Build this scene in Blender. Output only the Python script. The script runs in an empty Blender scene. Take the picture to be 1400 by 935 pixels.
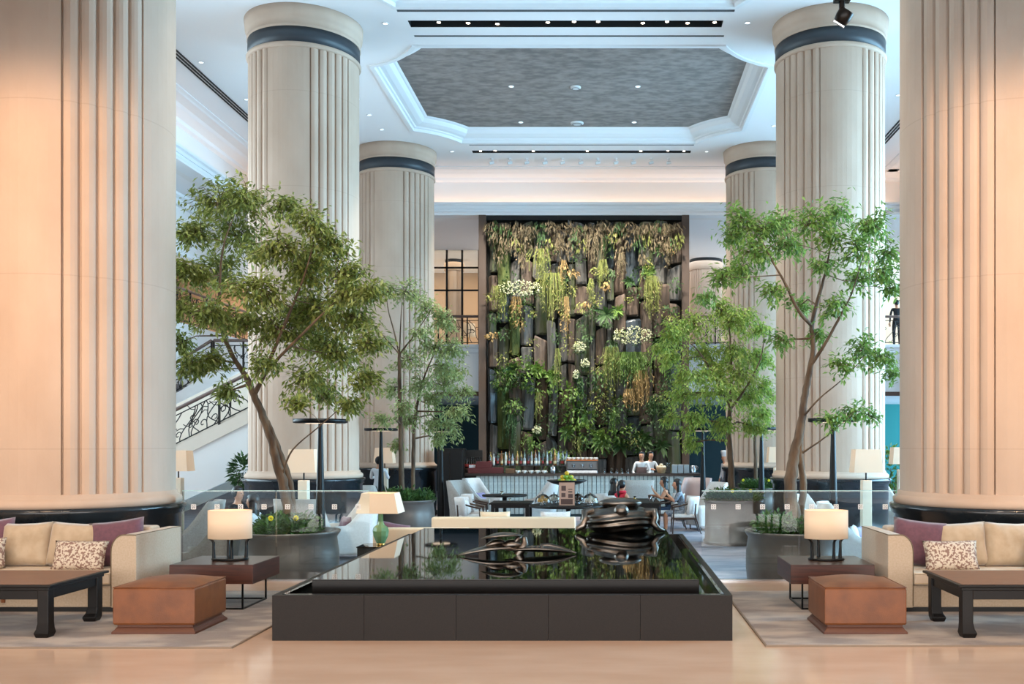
import bpy, bmesh, math, random
import numpy as np
from mathutils import Vector, Matrix
random.seed(7)
PI = math.pi
# ------------------------------------------------------------------ camera, world, lights
F = 1361.0                     # focal length in pixels of the 1400x935 frame
EYE = 1.6
VX, VY = 833.0, 606.0          # vanishing point of the hall's long axis
LOW = -0.5                     # sunken lounge floor level
CEIL = 10.05
CX = -0.855                    # centre line of the hall
scene = bpy.context.scene
COL = scene.collection
cam_d = bpy.data.cameras.new('camera'); cam = bpy.data.objects.new('camera', cam_d); COL.objects.link(cam)
cam.location = (0, 0, EYE); cam.rotation_euler = (PI/2, 0, 0)
cam_d.sensor_fit = 'HORIZONTAL'; cam_d.sensor_width = 36.0; cam_d.lens = F/1400*36
cam_d.shift_x = (700-VX)/1400; cam_d.shift_y = (VY-467.5)/1400
cam_d.clip_end = 200
scene.camera = cam
scene.view_settings.view_transform = 'Standard'
scene.view_settings.look = 'None'
scene.view_settings.exposure = 1.0
scene.view_settings.gamma = 1.0
scene.view_settings.use_curve_mapping = False
scene.cycles.use_denoising = True
scene.cycles.sample_clamp_indirect = 6.0
scene.cycles.max_bounces = 8
scene.cycles.transparent_max_bounces = 24
w = bpy.data.worlds.new('world'); scene.world = w; w.use_nodes = True
bgn = w.node_tree.nodes['Background']
bgn.inputs[0].default_value = (0.72, 0.86, 1.0, 1); bgn.inputs[1].default_value = 0.7

def area(name, loc, rot, sx, sy, power, color):
    d = bpy.data.lights.new(name, 'AREA'); d.shape = 'RECTANGLE'; d.size = sx; d.size_y = sy
    d.energy = power; d.color = color
    o = bpy.data.objects.new(name, d); COL.objects.link(o); o.location = loc; o.rotation_euler = rot
    return o
def spot(name, loc, target, power, color, angle=70, blend=0.8, radius=0.12):
    d = bpy.data.lights.new(name, 'SPOT'); d.energy = power; d.color = color
    d.spot_size = math.radians(angle); d.spot_blend = blend; d.shadow_soft_size = radius
    o = bpy.data.objects.new(name, d); COL.objects.link(o); o.location = loc
    o.rotation_euler = (Vector(target)-Vector(loc)).to_track_quat('-Z', 'Y').to_euler()
    return o
SKY = (0.42, 0.73, 1.0)
SKY2 = (0.74, 0.88, 1.0)
WARM = (1.0, 0.62, 0.34)
WARM2 = (1.0, 0.78, 0.58)
COVE = (1.0, 0.66, 0.46)
# daylight through the tall windows of the side walls, plus an added fill panel behind the viewer
area('daylight_right', (11.5, 19.2, 4.6), (0, PI/2, 0), 8.0, 19.6, 5000, SKY)
area('daylight_left', (-13.4, 19, 4.6), (0, -PI/2, 0), 8.0, 14, 1500, SKY2)
area('daylight_far_right', (16.8, 37, 4.0), (0, PI/2, 0), 8.0, 11, 1600, SKY)
area('ambient_fill', (CX, -5.5, 2.7), (PI/2, 0, 0), 22, 5.0, 800, (1.0, 0.92, 0.84))  # unseen panel added to lift the overall soft light
# gallery lighting of the mezzanine and the spots trained on the living wall
area('mezzanine_glow', (-8, 38.5, 8.6), (0, 0, 0), 16, 4, 260, WARM2)
area('mezzanine_glow', (8, 38.5, 8.6), (0, 0, 0), 12, 4, 200, (0.8, 0.92, 1.0))
area('gallery_glow', (-15, 30, 8.6), (0, 0, 0), 4, 10, 160, WARM2)
for k in range(6):
    xx = -3.6+k*1.1
    spot('wall_spot', (xx, 28.3, 9.95), (xx, 31.0, 4.0-1.2*(k % 2)), 700, (1.0, 0.93, 0.82), 75)
# unseen spots added to brighten the leaves of the four large trees
for tx, ty, sx_, sy_ in ((-4.4, 13.5, -3.2, 10.6), (2.6, 13.5, 1.8, 10.6), (-4.3, 20.9, -3.2, 19.9), (2.5, 20.9, 1.8, 19.9)):
    spot('tree_fill', (sx_, sy_, 9.9), (tx, ty, 3.6), 900, (1.0, 0.95, 0.86), 46)
# cove lights lying in the trough behind the cornice ledge
area('cove_back', (CX, 31.18, 8.98), (PI+math.radians(-8), 0, 0), 19.4, 0.12, 34, COVE)
area('cove_left', (CX-10.13, 23, 8.98), (PI, 0, PI/2), 16, 0.12, 15, COVE)
area('cove_right', (CX+10.13, 23, 8.98), (PI, 0, PI/2), 16, 0.12, 28, COVE)
# warm downlights of the lower entrance ceiling in front
for sx in (-7.5, -4.5, -1.0, 2.8, 6.0):
    spot('downlight', (sx, 6.6, 5.15), (sx, 9.6, 0.2), 115, WARM2, 95)
for sx in (-6.2, 4.5):
    spot('downlight', (sx, 7.2, 5.15), (sx, 11.0, 4.0), 250, WARM, 100)

# ------------------------------------------------------------------ helpers
def P(px, py, Y): return Vector(((px-VX)/F*Y, Y, EYE+(VY-py)/F*Y))
def PX(px, Y): return (px-VX)/F*Y
def lin(h):
    h = h.lstrip('#'); c = [int(h[i:i+2], 16)/255 for i in (0, 2, 4)]
    return tuple((x/12.92 if x <= 0.04045 else ((x+0.055)/1.055)**2.4) for x in c) + (1,)
MATS = {}
def mat(name, col, rough=0.6, metal=0.0, col2=None, scale=8.0, stretch=(1,1,1), bump=0.0, bscale=None, ior=1.5, spec=0.5,
        emit=None, estr=0.0, transl=0.0, island=None, detail=4.0, sheen=0.0, coat=0.0, contrast=(0.35, 0.65)):
    if name in MATS: return MATS[name]
    m = bpy.data.materials.new(name); m.use_nodes = True; nt = m.node_tree; N = nt.nodes; L = nt.links
    b = N['Principled BSDF']
    c1 = lin(col)
    b.inputs['Base Color'].default_value = c1; b.inputs['Roughness'].default_value = rough
    b.inputs['Metallic'].default_value = metal; b.inputs['IOR'].default_value = ior
    b.inputs['Specular IOR Level'].default_value = spec
    if sheen: b.inputs['Sheen Weight'].default_value = sheen
    if coat: b.inputs['Coat Weight'].default_value = coat; b.inputs['Coat Roughness'].default_value = 0.05
    tc = None
    if col2 or bump:
        tc = N.new('ShaderNodeTexCoord'); mp = N.new('ShaderNodeMapping'); mp.inputs['Scale'].default_value = stretch
        L.new(tc.outputs['Object'], mp.inputs['Vector'])
    colsock = None
    if col2:
        nz = N.new('ShaderNodeTexNoise'); nz.inputs['Scale'].default_value = scale; nz.inputs['Detail'].default_value = detail
        L.new(mp.outputs[0], nz.inputs['Vector'])
        r = N.new('ShaderNodeValToRGB'); r.color_ramp.elements[0].color = c1; r.color_ramp.elements[1].color = lin(col2)
        r.color_ramp.elements[0].position = contrast[0]; r.color_ramp.elements[1].position = contrast[1]
        L.new(nz.outputs['Fac'], r.inputs['Fac']); colsock = r.outputs['Color']
    if island:
        g = N.new('ShaderNodeNewGeometry'); r = N.new('ShaderNodeValToRGB')
        els = r.color_ramp.elements
        cols = [col]+list(island)
        while len(els) < len(cols): els.new(0.5)
        for i, c in enumerate(cols): els[i].position = i/(len(cols)-1); els[i].color = lin(c)
        L.new(g.outputs['Random Per Island'], r.inputs['Fac']); colsock = r.outputs['Color']
    if colsock: L.new(colsock, b.inputs['Base Color'])
    if bump:
        n2 = N.new('ShaderNodeTexNoise'); n2.inputs['Scale'].default_value = bscale or scale*3; n2.inputs['Detail'].default_value = 6
        L.new(mp.outputs[0], n2.inputs['Vector'])
        bp = N.new('ShaderNodeBump'); bp.inputs['Strength'].default_value = bump; bp.inputs['Distance'].default_value = 0.02
        L.new(n2.outputs['Fac'], bp.inputs['Height']); L.new(bp.outputs[0], b.inputs['Normal'])
    if emit:
        b.inputs['Emission Color'].default_value = lin(emit); b.inputs['Emission Strength'].default_value = estr
    if transl:
        tr = N.new('ShaderNodeBsdfTranslucent'); mx = N.new('ShaderNodeMixShader'); mx.inputs[0].default_value = transl
        if colsock: L.new(colsock, tr.inputs[0])
        else: tr.inputs[0].default_value = c1
        out = N['Material Output']
        L.new(b.outputs[0], mx.inputs[1]); L.new(tr.outputs[0], mx.inputs[2]); L.new(mx.outputs[0], out.inputs[0])
    MATS[name] = m
    return m
def glassmat(name, tint=(0.93, 0.97, 0.97, 1), refl=1.0):
    if name in MATS: return MATS[name]
    m = bpy.data.materials.new(name); m.use_nodes = True; nt = m.node_tree; N = nt.nodes; L = nt.links
    N.remove(N['Principled BSDF'])
    t = N.new('ShaderNodeBsdfTransparent'); t.inputs[0].default_value = tint
    g = N.new('ShaderNodeBsdfGlossy'); g.inputs['Roughness'].default_value = 0.0
    fr = N.new('ShaderNodeFresnel'); fr.inputs[0].default_value = 1.45
    mu = N.new('ShaderNodeMath'); mu.operation = 'MULTIPLY'; mu.inputs[1].default_value = refl
    mx = N.new('ShaderNodeMixShader')
    L.new(fr.outputs[0], mu.inputs[0]); L.new(mu.outputs[0], mx.inputs[0]); L.new(t.outputs[0], mx.inputs[1]); L.new(g.outputs[0], mx.inputs[2])
    L.new(mx.outputs[0], N['Material Output'].inputs[0])
    MATS[name] = m
    return m

class MB:
    def __init__(s): s.v = []; s.f = []; s.sm = []
    def add(s, vs, fs, smooth=False):
        o = len(s.v); s.v += [tuple(p) for p in vs]; s.f += [tuple(i+o for i in f) for f in fs]; s.sm += [smooth]*len(fs); return s
    def box(s, x0, x1, y0, y1, z0, z1):
        return s.add([(x0,y0,z0),(x1,y0,z0),(x1,y1,z0),(x0,y1,z0),(x0,y0,z1),(x1,y0,z1),(x1,y1,z1),(x0,y1,z1)],
            [(0,3,2,1),(4,5,6,7),(0,1,5,4),(1,2,6,5),(2,3,7,6),(3,0,4,7)])
    def taper(s, x, y, z0, z1, a0, b0, a1, b1):   # tapered block, half sizes
        return s.add([(x-a0,y-b0,z0),(x+a0,y-b0,z0),(x+a0,y+b0,z0),(x-a0,y+b0,z0),(x-a1,y-b1,z1),(x+a1,y-b1,z1),(x+a1,y+b1,z1),(x-a1,y+b1,z1)],
            [(0,3,2,1),(4,5,6,7),(0,1,5,4),(1,2,6,5),(2,3,7,6),(3,0,4,7)])
    def lathe(s, prof, n=32, c=(0,0,0), cap=True, sx=1.0, sy=1.0, smooth=True):
        vs = []; fs = []
        for r, z in prof:
            for k in range(n):
                a = 2*PI*k/n; vs.append((c[0]+r*sx*math.cos(a), c[1]+r*sy*math.sin(a), c[2]+z))
        for i in range(len(prof)-1):
            for k in range(n):
                k2 = (k+1) % n; fs.append((i*n+k, i*n+k2, (i+1)*n+k2, (i+1)*n+k))
        s.add(vs, fs, smooth)
        if cap:
            s.add(vs[:n], [tuple(reversed(range(n)))]); s.add(vs[-n:], [tuple(range(n))])
        return s
    def tube(s, path, rad, n=8, cap=True, closed=False):
        path = [Vector(p) for p in path]; m = len(path)
        if not hasattr(rad, '__len__'): rad = [rad]*m
        vs = []; fs = []; up = None
        for i, p in enumerate(path):
            if closed: t = path[(i+1) % m]-path[i-1]
            else: t = path[min(i+1, m-1)]-path[max(i-1, 0)]
            if t.length < 1e-9: t = Vector((0,0,1))
            t.normalize()
            if up is None:
                up = Vector((0,0,1)) if abs(t.z) < 0.9 else Vector((1,0,0))
            a = t.cross(up)
            if a.length < 1e-6: a = t.cross(Vector((0.3,1,0.2)))
            a.normalize(); b = a.cross(t).normalized(); up = b
            for k in range(n):
                an = 2*PI*k/n; vs.append(p+(a*math.cos(an)+b*math.sin(an))*rad[i])
        for i in range(m if closed else m-1):
            j = (i+1) % m
            for k in range(n):
                k2 = (k+1) % n; fs.append((i*n+k, j*n+k, j*n+k2, i*n+k2))
        s.add(vs, fs, True)
        if cap and not closed:
            s.add(vs[:n], [tuple(range(n))]); s.add(vs[-n:], [tuple(reversed(range(n)))])
        return s
    def prism(s, poly, axis, a0, a1):    # polygon extruded along axis 'x','y','z'
        n = len(poly)
        def q(p, a):
            return (a,p[0],p[1]) if axis == 'x' else ((p[0],a,p[1]) if axis == 'y' else (p[0],p[1],a))
        vs = [q(p,a0) for p in poly]+[q(p,a1) for p in poly]
        fs = [tuple(reversed(range(n))), tuple(range(n,2*n))]+[(i,(i+1)%n,n+(i+1)%n,n+i) for i in range(n)]
        return s.add(vs, fs)
    def ball(s, c, rx, ry=None, rz=None, n=14, m=8):
        ry = rx if ry is None else ry; rz = rx if rz is None else rz
        prof = [(math.sin(PI*i/m), -math.cos(PI*i/m)) for i in range(m+1)]
        vs = []; fs = []
        for r, z in prof:
            for k in range(n):
                a = 2*PI*k/n; vs.append((c[0]+rx*r*math.cos(a), c[1]+ry*r*math.sin(a), c[2]+rz*z))
        for i in range(m):
            for k in range(n):
                k2 = (k+1)%n; fs.append((i*n+k, i*n+k2, (i+1)*n+k2, (i+1)*n+k))
        return s.add(vs, fs, True)
    def grid(s, rows, smooth=True, closed=False):
        nr = len(rows); nc = len(rows[0]); vs = [p for r in rows for p in r]; fs = []
        for i in range(nr-1):
            for k in range(nc if closed else nc-1):
                k2 = (k+1)%nc; fs.append((i*nc+k, i*nc+k2, (i+1)*nc+k2, (i+1)*nc+k))
        return s.add(vs, fs, smooth)
    def mesh(s, name):
        me = bpy.data.meshes.new(name); me.from_pydata(s.v, [], s.f)
        me.polygons.foreach_set('use_smooth', s.sm); me.update()
        bm = bmesh.new(); bm.from_mesh(me); bmesh.ops.recalc_face_normals(bm, faces=bm.faces) if len(s.f) < 4000 else None
        bm.to_mesh(me); bm.free()
        return me
    def build(s, name, m, parent=None, loc=None, bevel=0.0, seg=2, solid=0.0, subd=0, kind=None, weld=False):
        me = s.mesh(name)
        if weld:
            bm = bmesh.new(); bm.from_mesh(me); bmesh.ops.remove_doubles(bm, verts=bm.verts, dist=1e-5); bm.to_mesh(me); bm.free()
        o = bpy.data.objects.new(name, me); COL.objects.link(o)
        if m: me.materials.append(m)
        if parent is not None: o.parent = parent
        if loc is not None: o.location = loc
        if solid:
            md = o.modifiers.new('solid','SOLIDIFY'); md.thickness = solid; md.offset = 0
        if bevel:
            md = o.modifiers.new('bevel','BEVEL'); md.width = bevel; md.segments = seg; md.limit_method = 'ANGLE'; md.angle_limit = 0.7
        if subd:
            md = o.modifiers.new('subd','SUBSURF'); md.levels = subd; md.render_levels = subd
        if kind: o['kind'] = kind
        return o
def tag(o, label, cat, group=None):
    o['label'] = label; o['category'] = cat
    if group: o['group'] = group
    return o
def thing(name, label, cat, loc=(0,0,0), rz=0.0, group=None):
    o = bpy.data.objects.new(name, None); o.empty_display_size = 0.1; COL.objects.link(o)
    o.location = loc; o.rotation_euler = (0,0,rz)
    return tag(o, label, cat, group)
def kids(o): return [c for c in COL.objects if c.parent == o]
def dup(root, loc, rz, label, group=None, parent=None):
    c = root.copy(); COL.objects.link(c); c.parent = parent
    if loc is not None: c.location = loc; c.rotation_euler = (0,0,rz)
    if label: c['label'] = label
    if group: c['group'] = group
    for ch in list(root.children): 
        d = ch.copy(); COL.objects.link(d); d.parent = c
        for g in list(ch.children):
            e = g.copy(); COL.objects.link(e); e.parent = d
    return c
def struct(name, mb, m, parent=None, **k):
    o = mb.build(name, m, parent, **k)
    if parent is None: o['kind'] = 'structure'
    return o
U = random.uniform

# ------------------------------------------------------------------ materials
M = {}
M['marble'] = mat('polished_marble', '#d8b79e', 0.13, col2='#d0ad93', scale=1.2, stretch=(1,3,1), detail=6, ior=1.5)
M['carpet'] = mat('lounge_carpet', '#a8a0a4', 0.95, col2='#8a8690', scale=1.6, stretch=(1,2.5,1), bump=0.3, bscale=60, detail=8)
M['rug'] = mat('rug_pile', '#b3a190', 0.95, col2='#82736a', contrast=(0.40,0.58), scale=1.7, stretch=(1,2.2,1), bump=0.5, bscale=90, detail=10, sheen=0.3)
M['white'] = mat('white_plaster', '#e6e4e2', 0.75)
M['ceil'] = mat('ceiling_paint', '#ecebec', 0.8)
M['cornice'] = mat('cornice_plaster', '#e4e6e8', 0.6)
M['panel'] = mat('coffer_fabric', '#958b86', 0.8, col2='#746d6a', scale=4, stretch=(0.9,1.7,1), detail=10, bump=0.2, bscale=20)
M['dark'] = mat('dark_recess', '#0c0c0d', 0.7)
M['black'] = mat('black_lacquer', '#141313', 0.35)
M['slot'] = mat('slot_grey', '#6d7073', 0.7)
M['plinth'] = mat('black_marble', '#15191d', 0.18, col2='#22282d', scale=3, detail=8)
M['band'] = mat('slate_band', '#2f353b', 0.45)
M['granite'] = mat('honed_granite', '#241e1b', 0.45, col2='#181412', scale=160, detail=3, spec=0.22, bump=0.05, bscale=300)
M['mirror'] = mat('wet_black_granite', '#060707', 0.025, ior=1.6, col2='#0b0c0c', scale=3)
M['trough'] = mat('trough_water', '#070808', 0.05, ior=1.5)
M['bronze'] = mat('dark_bronze', '#857d75', 0.28, metal=1.0, col2='#4f4a45', scale=3, bump=0.1, bscale=6)
M['sofa'] = mat('sofa_linen', '#c3b09a', 0.85, col2='#b9a58d', scale=60, bump=0.1, bscale=300, sheen=0.2)
M['seat'] = mat('seat_linen', '#d4c2ac', 0.85, bump=0.1, bscale=300)
M['beige'] = mat('beige_velvet', '#b9a48a', 0.8, col2='#ab9579', scale=9, bump=0.15, bscale=12, sheen=0.4)
M['purple'] = mat('plum_fabric', '#6b4450', 0.8, col2='#5f3c49', scale=30, sheen=0.3)
M['pattern'] = mat('scroll_fabric', '#cfc1ae', 0.85, col2='#8a6c60', scale=46, detail=1.5, contrast=(0.49, 0.54))
M['lavender'] = mat('lavender_fabric', '#9a92b5', 0.85)
M['whitefab'] = mat('white_fabric', '#d8d4d0', 0.9, col2='#cfcac6', scale=40)
M['greyfab'] = mat('grey_wool', '#b3aba3', 0.9, col2='#a89f97', scale=40)
M['pinkfab'] = mat('pinkish_wool', '#c0a9a4', 0.9)
M['creamfab'] = mat('cream_leather', '#dfc4a3', 0.6)
M['leather'] = mat('tan_leather', '#7f4a26', 0.4, col2='#6c3d1e', scale=7, detail=6, bump=0.08, bscale=120)
M['leatherbase'] = mat('brown_leather_base', '#5a3220', 0.45)
M['darkwood'] = mat('ebony_wood', '#171413', 0.42, spec=0.25)
M['topwood'] = mat('brown_table_inlay', '#7a5138', 0.42, col2='#6a442e', scale=5, stretch=(1,9,1))
M['redwood'] = mat('rosewood', '#4c2417', 0.38, col2='#34180c', scale=3, stretch=(1,1,14), detail=6)
M['redwoodtop'] = mat('rosewood_top', '#3c2a25', 0.28, col2='#2c1e1a', scale=3, stretch=(1,12,1), detail=6)
M['walnut'] = mat('walnut', '#3b2418', 0.4)
M['blackmetal'] = mat('black_metal', '#121314', 0.35, metal=0.6)
M['shade'] = mat('lamp_shade', '#d9c8b2', 0.9, emit='#ffcf9e', estr=0.11, transl=0.12)
M['bulb'] = mat('lamp_bulb', '#ffffff', 0.5, emit='#ffd9a8', estr=2.5)
M['spotlit'] = mat('spot_lens', '#ffffff', 0.5, emit='#ffe9cf', estr=7)
M['downwhite'] = mat('downlight_lens', '#ffffff', 0.5, emit='#e9f4ff', estr=0.9)
M['whitemetal'] = mat('white_metal', '#d5d6d6', 0.5)
M['celadon'] = mat('celadon_glaze', '#6f9166', 0.12, col2='#557a55', scale=5)
M['brass'] = mat('brass', '#b08a4a', 0.3, metal=1.0)
M['lampcream'] = mat('cream_lacquer', '#e2d4bd', 0.5)
M['planter'] = mat('zinc_planter', '#6f6863', 0.38, metal=0.35, col2='#5c5652', scale=2.5, detail=8, bump=0.05, bscale=40)
M['soil'] = mat('soil', '#2b2119', 0.95, bump=0.5, bscale=30)
M['bark'] = mat('bark', '#6f5944', 0.9, col2='#473628', scale=9, stretch=(1,1,0.25), bump=0.7, bscale=24, detail=8)
M['leaf_a'] = mat('leaf_olive', '#66712f', 0.45, island=['#7f8a40','#9aa055','#6d7a35','#525f28','#aeb26a','#748040'], transl=0.4)
M['leaf_b'] = mat('leaf_fresh', '#748e36', 0.45, island=['#90a848','#5f7c34','#abb95a','#7b9640','#c0c464'], transl=0.4)
M['leaf_d'] = mat('leaf_bright', '#5f8038', 0.45, island=['#7b9c4a','#4e6e30','#93ab58','#6b8a3e'], transl=0.4)
M['leaf_c'] = mat('leaf_pale', '#8a9a5e', 0.45, island=['#a6b276','#76884e','#b9c08c'], transl=0.4)
M['ground'] = mat('leaf_groundcover', '#3a5a2a', 0.5, island=['#4d7034','#2c4a22','#668548'], transl=0.25)
M['yellow'] = mat('yellow_petal', '#e8d81c', 0.6, transl=0.2)
M['whitepetal'] = mat('white_petal', '#cfcaa6', 0.7, island=['#b5b888','#d9d6bc'], transl=0.2)
M['glass'] = glassmat('clear_glass')
M['glassware'] = glassmat('glassware', (0.9,0.93,0.95,1), 2.2)
M['steel'] = mat('steel', '#b8bdc2', 0.22, metal=1.0)
M['porcelain'] = mat('porcelain', '#e4dfd8', 0.25)
M['maroon'] = mat('maroon_lacquer', '#5c1a1c', 0.4)
M['bartop'] = mat('dark_bar_top', '#2a1c18', 0.3)
M['bamboo'] = mat('whitewashed_slat', '#c3cfcc', 0.5, col2='#aab6b6', scale=3, stretch=(2,2,6), contrast=(0.4,0.7))
M['post'] = mat('brown_post', '#54443a', 0.55)
M['wallback'] = mat('deep_teal_paint', '#14363c', 0.6)
M['teal'] = mat('teal_paint_daylit', '#107f7c', 0.6)  # the far wall's teal made brighter, as if daylight fell on it
M['mezz'] = mat('mezzanine_plaster', '#c4a68a', 0.75)
M['brown'] = mat('brown_panel', '#4b3122', 0.6)
M['handrail'] = mat('handrail_wood', '#6a554e', 0.45)
M['iron'] = mat('wrought_iron', '#23211f', 0.45, metal=0.4)
M['stair'] = mat('stair_stone', '#d9cdbf', 0.5)
M['skin'] = mat('skin', '#c08a6c', 0.55)
M['hair'] = mat('black_hair', '#0f0d0d', 0.4)
M['blackcloth'] = mat('black_cloth', '#17171a', 0.85)
M['whitecloth'] = mat('white_cloth', '#d9dadc', 0.85)
M['greycloth'] = mat('grey_cloth', '#8d98a6', 0.85, col2='#5d6672', scale=30)
M['redcloth'] = mat('red_cloth', '#c01d34', 0.8)
M['jeans'] = mat('blue_denim', '#2f4a6b', 0.85)
M['apron'] = mat('dark_apron', '#3a2a2b', 0.85)
# stone of the columns: warm limestone with faint drum joints
def column_stone():
    m = mat('column_limestone', '#c1a996', 0.7, col2='#b59c88', scale=1.4, stretch=(1,1,0.5), detail=8, bump=0.06, bscale=50)
    nt = m.node_tree; N = nt.nodes; L = nt.links; b = N['Principled BSDF']
    src = b.inputs['Base Color'].links[0].from_socket
    tc = N.new('ShaderNodeTexCoord'); sp = N.new('ShaderNodeSeparateXYZ'); L.new(tc.outputs['Object'], sp.inputs[0])
    a = N.new('ShaderNodeMath'); a.operation = 'PINGPONG'; a.inputs[1].default_value = 0.92
    o = N.new('ShaderNodeMath'); o.operation = 'ADD'; o.inputs[1].default_value = 0.3
    L.new(sp.outputs['Z'], o.inputs[0]); L.new(o.outputs[0], a.inputs[0])
    c = N.new('ShaderNodeMath'); c.operation = 'LESS_THAN'; c.inputs[1].default_value = 0.006; L.new(a.outputs[0], c.inputs[0])
    d = N.new('ShaderNodeMath'); d.operation = 'MULTIPLY'; d.inputs[1].default_value = 0.22; L.new(c.outputs[0], d.inputs[0])
    mx = N.new('ShaderNodeMixRGB'); mx.inputs[2].default_value = lin('#8f7b66')
    L.new(d.outputs[0], mx.inputs[0]); L.new(src, mx.inputs[1]); L.new(mx.outputs[0], b.inputs['Base Color'])
    return m
M['stone'] = column_stone()
# ------------------------------------------------------------------ structure
def fill(loops, z, name):
    bm = bmesh.new(); edges = []
    for lp in loops:
        vs = [bm.verts.new((p[0], p[1], z)) for p in lp]
        for i in range(len(vs)): edges.append(bm.edges.new((vs[i], vs[(i+1) % len(vs)])))
    bmesh.ops.triangle_fill(bm, use_beauty=True, use_dissolve=False, edges=edges, normal=(0,0,-1))
    mb = MB(); bm.verts.index_update()
    mb.add([v.co.copy() for v in bm.verts], [[v.index for v in f.verts] for f in bm.faces]); bm.free()
    return mb
COLY = [11.5, 20.22, 28.95]
COLX = [-6.19, 4.48]
AX = (COLX[1]-COLX[0])/2; BY = (COLY[2]-COLY[1])/2
def coffer_loop(cy, m):
    a = 4.42-m; b = BY-1.0-m; r = 2.29+m; pts = []
    for sx, sy in ((1,1),(-1,1),(-1,-1),(1,-1)):
        dy = math.sqrt(max(r*r-(AX-a)**2, 0)); dx = math.sqrt(max(r*r-(BY-b)**2, 0))
        p0 = (AX-a, dy); p1 = (dx, BY-b)
        a0 = math.atan2(p0[1], p0[0]); a1 = math.atan2(p1[1], p1[0]); arc = []
        for k in range(11):
            an = a0+(a1-a0)*k/10; arc.append((CX+sx*(AX-r*math.cos(an)), cy+sy*(BY-r*math.sin(an))))
        if sx*sy < 0: arc.reverse()
        pts += arc
    return pts
def rect(x0, x1, y0, y1): return [(x0,y0),(x1,y0),(x1,y1),(x0,y1)]
bays = [(COLY[0]+COLY[1])/2, (COLY[1]+COLY[2])/2]
troughs = [(-4.03, 2.28, 19.9, 20.22), (-3.97, 2.36, 28.74, 28.98)]
slots = [(-4.15, 2.45, 19.40, 19.50), (-4.05, 2.38, 20.62, 20.70), (-3.97, 2.40, 28.17, 28.24)]
XL, XR = CX-10.35, CX+10.35
outer = rect(XL, XR, 7.9, 31.4)
holes = [coffer_loop(c, 0) for c in bays]+[rect(*t) for t in troughs]+[rect(*t) for t in slots]
struct('ceiling', fill([outer]+holes, CEIL, 'ceiling'), M['ceil'])
prof = [(0,0),(0,0.05),(0.05,0.06),(0.07,0.09),(0.16,0.11),(0.27,0.16),(0.31,0.22),(0.33,0.26),(0.37,0.27),(0.41,0.30)]
for i, c in enumerate(bays):
    mb = MB(); rows = [[(x, y, CEIL+h) for x, y in coffer_loop(c, m)] for m, h in prof]
    mb.grid(rows, smooth=False, closed=True)
    # rim bead standing proud of the ceiling around the opening
    mb.grid([[(x, y, CEIL+h) for x, y in coffer_loop(c, m)] for m, h in ((-0.10,0),(-0.10,-0.03),(0,-0.03),(0,0.0))], smooth=False, closed=True)
    struct('trim_%d' % (i+1), mb, M['cornice'])
    struct('ceiling_panel', fill([coffer_loop(c, 0.40)], CEIL+0.30, 'p'), M['panel'])
for t in troughs:
    x0,x1,y0,y1 = t
    mb = MB(); mb.add([(x0,y0,CEIL),(x1,y0,CEIL),(x1,y1,CEIL),(x0,y1,CEIL),(x0,y0,CEIL+.3),(x1,y0,CEIL+.3),(x1,y1,CEIL+.3),(x0,y1,CEIL+.3)],
        [(0,1,5,4),(1,2,6,5),(2,3,7,6),(3,0,4,7),(4,5,6,7)])
    struct('ceiling_recess', mb, M['dark'])
for x0,x1,y0,y1 in slots:
    mb = MB(); mb.add([(x0,y0,CEIL),(x1,y0,CEIL),(x1,y1,CEIL),(x0,y1,CEIL),(x0,y0,CEIL+.06),(x1,y0,CEIL+.06),(x1,y1,CEIL+.06),(x0,y1,CEIL+.06)],
        [(0,1,5,4),(1,2,6,5),(2,3,7,6),(3,0,4,7),(4,5,6,7)])
    struct('ceiling_slot', mb, M['slot'])
# side linear air slots: three dark slats each side
for sgn in (-1, 1):
    e = thing('air_slot', 'black linear air slot in the white ceiling along the %s wall' % ('staircase' if sgn < 0 else 'window'), 'air vent', (CX+sgn*8.45, 22, CEIL))
    for k in range(3):
        MB().box(-0.022, 0.022, -13.5, 8.0, -0.014, -0.003).build('slot_line', M['dark'], e, loc=(sgn*0.085*k, 0, 0))
# upper cornices, cove walls and ledges
def molding(name, prof, axis, a0, a1, base, sgn, m):
    """prof = (outward, z) polygon; outward is towards the hall centre"""
    poly = [(base+sgn*o, z) for o, z in prof]
    return struct(name, MB().prism(poly, axis, a0, a1), m)
corn = [(0,CEIL),(1.05,CEIL),(1.05,CEIL-.02),(0.95,CEIL-.03),(0.9,CEIL-.05),(0.6,CEIL-.05),(0.5,CEIL-.09),(0.2,CEIL-.13),(0.15,CEIL-.2),(0,CEIL-.22)]
led = [(0,8.70),(0.42,8.70),(0.42,8.76),(0.40,8.80),(0.36,8.82),(0.36,8.95),(0.40,8.99),(0.46,9.02),(0.46,9.10),(0.40,9.10),(0.40,8.90),(0,8.90)]
molding('trim_3', corn, 'x', XL, XR, 31.4, -1, M['cornice']); molding('trim_4', led, 'x', XL, XR, 31.4, -1, M['cornice'])
# note: for axis 'y' the polygon is (x, z)
def molding_y(name, prof, y0, y1, base, sgn, m): return struct(name, MB().prism([(base+sgn*o, z) for o, z in prof], 'y', y0, y1), m)
molding_y('trim_5', corn, 8.0, 31.4, XL, 1, M['cornice']); molding_y('trim_6', led, 8.0, 30.9, XL, 1, M['cornice'])
molding_y('trim_7', corn, 8.0, 31.4, XR, -1, M['cornice']); molding_y('trim_8', led, 8.0, 30.9, XR, -1, M['cornice'])
struct('wall_back', MB().box(XL-.2, XR+.2, 31.4, 31.6, 8.7, CEIL+.1), M['white'])
struct('wall_left', MB().box(XL-.2, XL, 7.9, 31.4, 8.7, CEIL+.1), M['white'])
struct('wall_right', MB().box(XR, XR+.2, 7.9, 31.4, 8.7, CEIL+.1), M['white'])
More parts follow.
